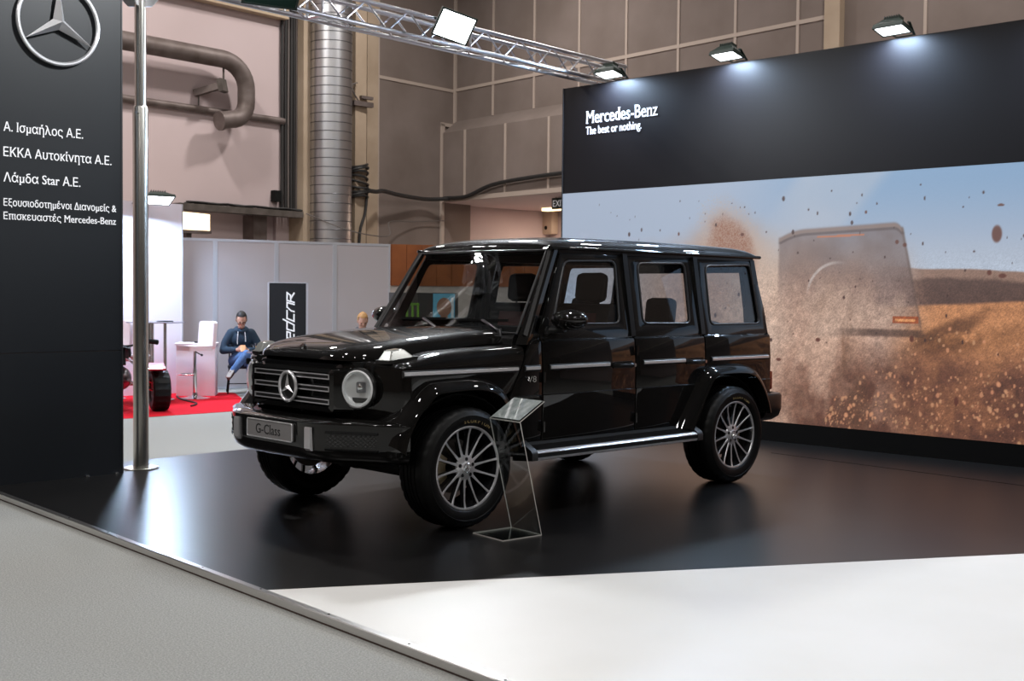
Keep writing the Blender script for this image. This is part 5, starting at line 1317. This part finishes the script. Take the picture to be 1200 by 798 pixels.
b = NB(); bar(b, (1.72, -.62, .36), (1.72, .62, .36), .05, .05); bar(b, (2.0, .35, .42), (1.45, .45, .36), .06, .06); bar(b, (2.0, -.35, .42), (1.45, -.45, .36), .06, .06); obj('steering_linkage', b, 'matte_black', CAR)
# interior
b = NB(); prism(b, [(.86, 1.10), (.83, 1.20), (.70, 1.225), (.45, 1.20), (.38, 1.12), (.36, .80), (.86, .80)], -.78, .78, lambda u, v, w: (u, w, v)); da = obj('dashboard', b, 'leather', CAR, 30)
b = NB(); prism(b, [(.52, 1.20), (.56, 1.275), (.50, 1.28), (.42, 1.22), (.42, 1.20)], .10, .56, lambda u, v, w: (u, w, v)); obj('instrument_hood', b, 'leather', da, 30)
b = NB(); C0 = Vector((.30, .38, 1.17)); Rw = Matrix.Rotation(-.45, 3, 'Y')
tube(b, [C0 + Rw @ Vector((0, .185 * math.cos(a), .185 * math.sin(a))) for a in np.linspace(0, 2 * PI, 32, endpoint=False)], .016, 8, closed=True)
for a in (0, PI, -PI / 2): bar(b, C0, C0 + Rw @ Vector((0, .18 * math.cos(a), .18 * math.sin(a))), .03, .015)
ellipsoid(b, C0, (.03, .06, .06), 14, 10); cyl(b, C0, C0 + Vector((.2, 0, -.08)), .03, n=12); obj('steering_wheel', b, 'leather', CAR)
def seat(x, y, w, back_top=1.30):
    b = NB(); prism(b, rpoly([(x - .05, .62), (x + .46, .66), (x + .48, .76), (x + .40, .80), (x, .76)], .05), y - w / 2, y + w / 2, lambda u, v, r: (u, r, v))
    prism(b, rpoly([(x - .06, .70), (x + .10, .74), (x - .02, back_top - .02), (x - .08, back_top + .02), (x - .17, back_top - .03)], .05), y - w / 2, y + w / 2, lambda u, v, r: (u, r * 1.0 + 0, v))
    o = obj('seat', b, 'leather', CAR, 35)
    b = NB(); box(b, (x - .12, y, back_top + .135), (.11, .28, .23), Matrix.Rotation(-.12, 3, 'Y'), bev=.045); cyl(b, (x - .12, y - .07, back_top - .04), (x - .12, y - .07, back_top + .08), .008, n=8); cyl(b, (x - .12, y + .07, back_top - .04), (x - .12, y + .07, back_top + .08), .008, n=8); obj('headrest', b, 'leather', o, 35)
    b = NB(); prism(b, rpoly([(x + .105, .78), (x + .108, .80), (x - .005, back_top - .06), (x - .012, back_top - .06)], .002), y - w * .28, y + w * .28, lambda u, v, r: (u, r, v)); obj('seat_insert', b, 'leather_red', o)
seat(-.22, .38, .54, 1.43); seat(-.22, -.38, .54, 1.43); seat(-1.02, .42, .48, 1.24); seat(-1.02, -.42, .48, 1.24); seat(-1.02, 0, .34, 1.20)

# ================================================================== acrylic information stand
t = thing('information_stand', 'clear acrylic information stand with a sloping leaflet tray by the front wheel', 'information stand', (1.225, 1.265, 0), math.radians(-5))
def sheet(p, q, w, th, mname, name, lab=None):
    P = Vector((p[0], 0, p[1])); Q = Vector((q[0], 0, q[1])); n = (Q - P).normalized(); n = Vector((-n.z, 0, n.x)) * th
    b = NB(); V = [b.verts.new(c) for c in (P + Vector((0, -w, 0)), Q + Vector((0, -w, 0)), Q + Vector((0, w, 0)), P + Vector((0, w, 0)))]
    U = [b.verts.new(v.co + n) for v in V]
    b.faces.new(V); b.faces.new(U[::-1])
    for i in range(4): b.faces.new((V[i], V[(i + 1) % 4], U[(i + 1) % 4], U[i])).material_index = 1
    return obj(name, b, [mname, 'acrylic_edge'], t)
sheet((0, .0005), (.31, .0005), .152, .007, 'acrylic', 'base')
sheet((.003, .004), (.185, .722), .150, .006, 'acrylic', 'upright')
tr_ = sheet((.188, .722), (-.012, .842), .150, .006, 'acrylic', 'tray')
b = NB(); P = Vector((.180, 0, .7335)); Q = Vector((-.004, 0, .844)); V = [b.verts.new(c) for c in (P + Vector((0, -.14, 0)), Q + Vector((0, -.14, 0)), Q + Vector((0, .14, 0)), P + Vector((0, .14, 0)))]; b.faces.new(V); solidify(b, .002); obj('leaflet', b, 'leaflet', t)
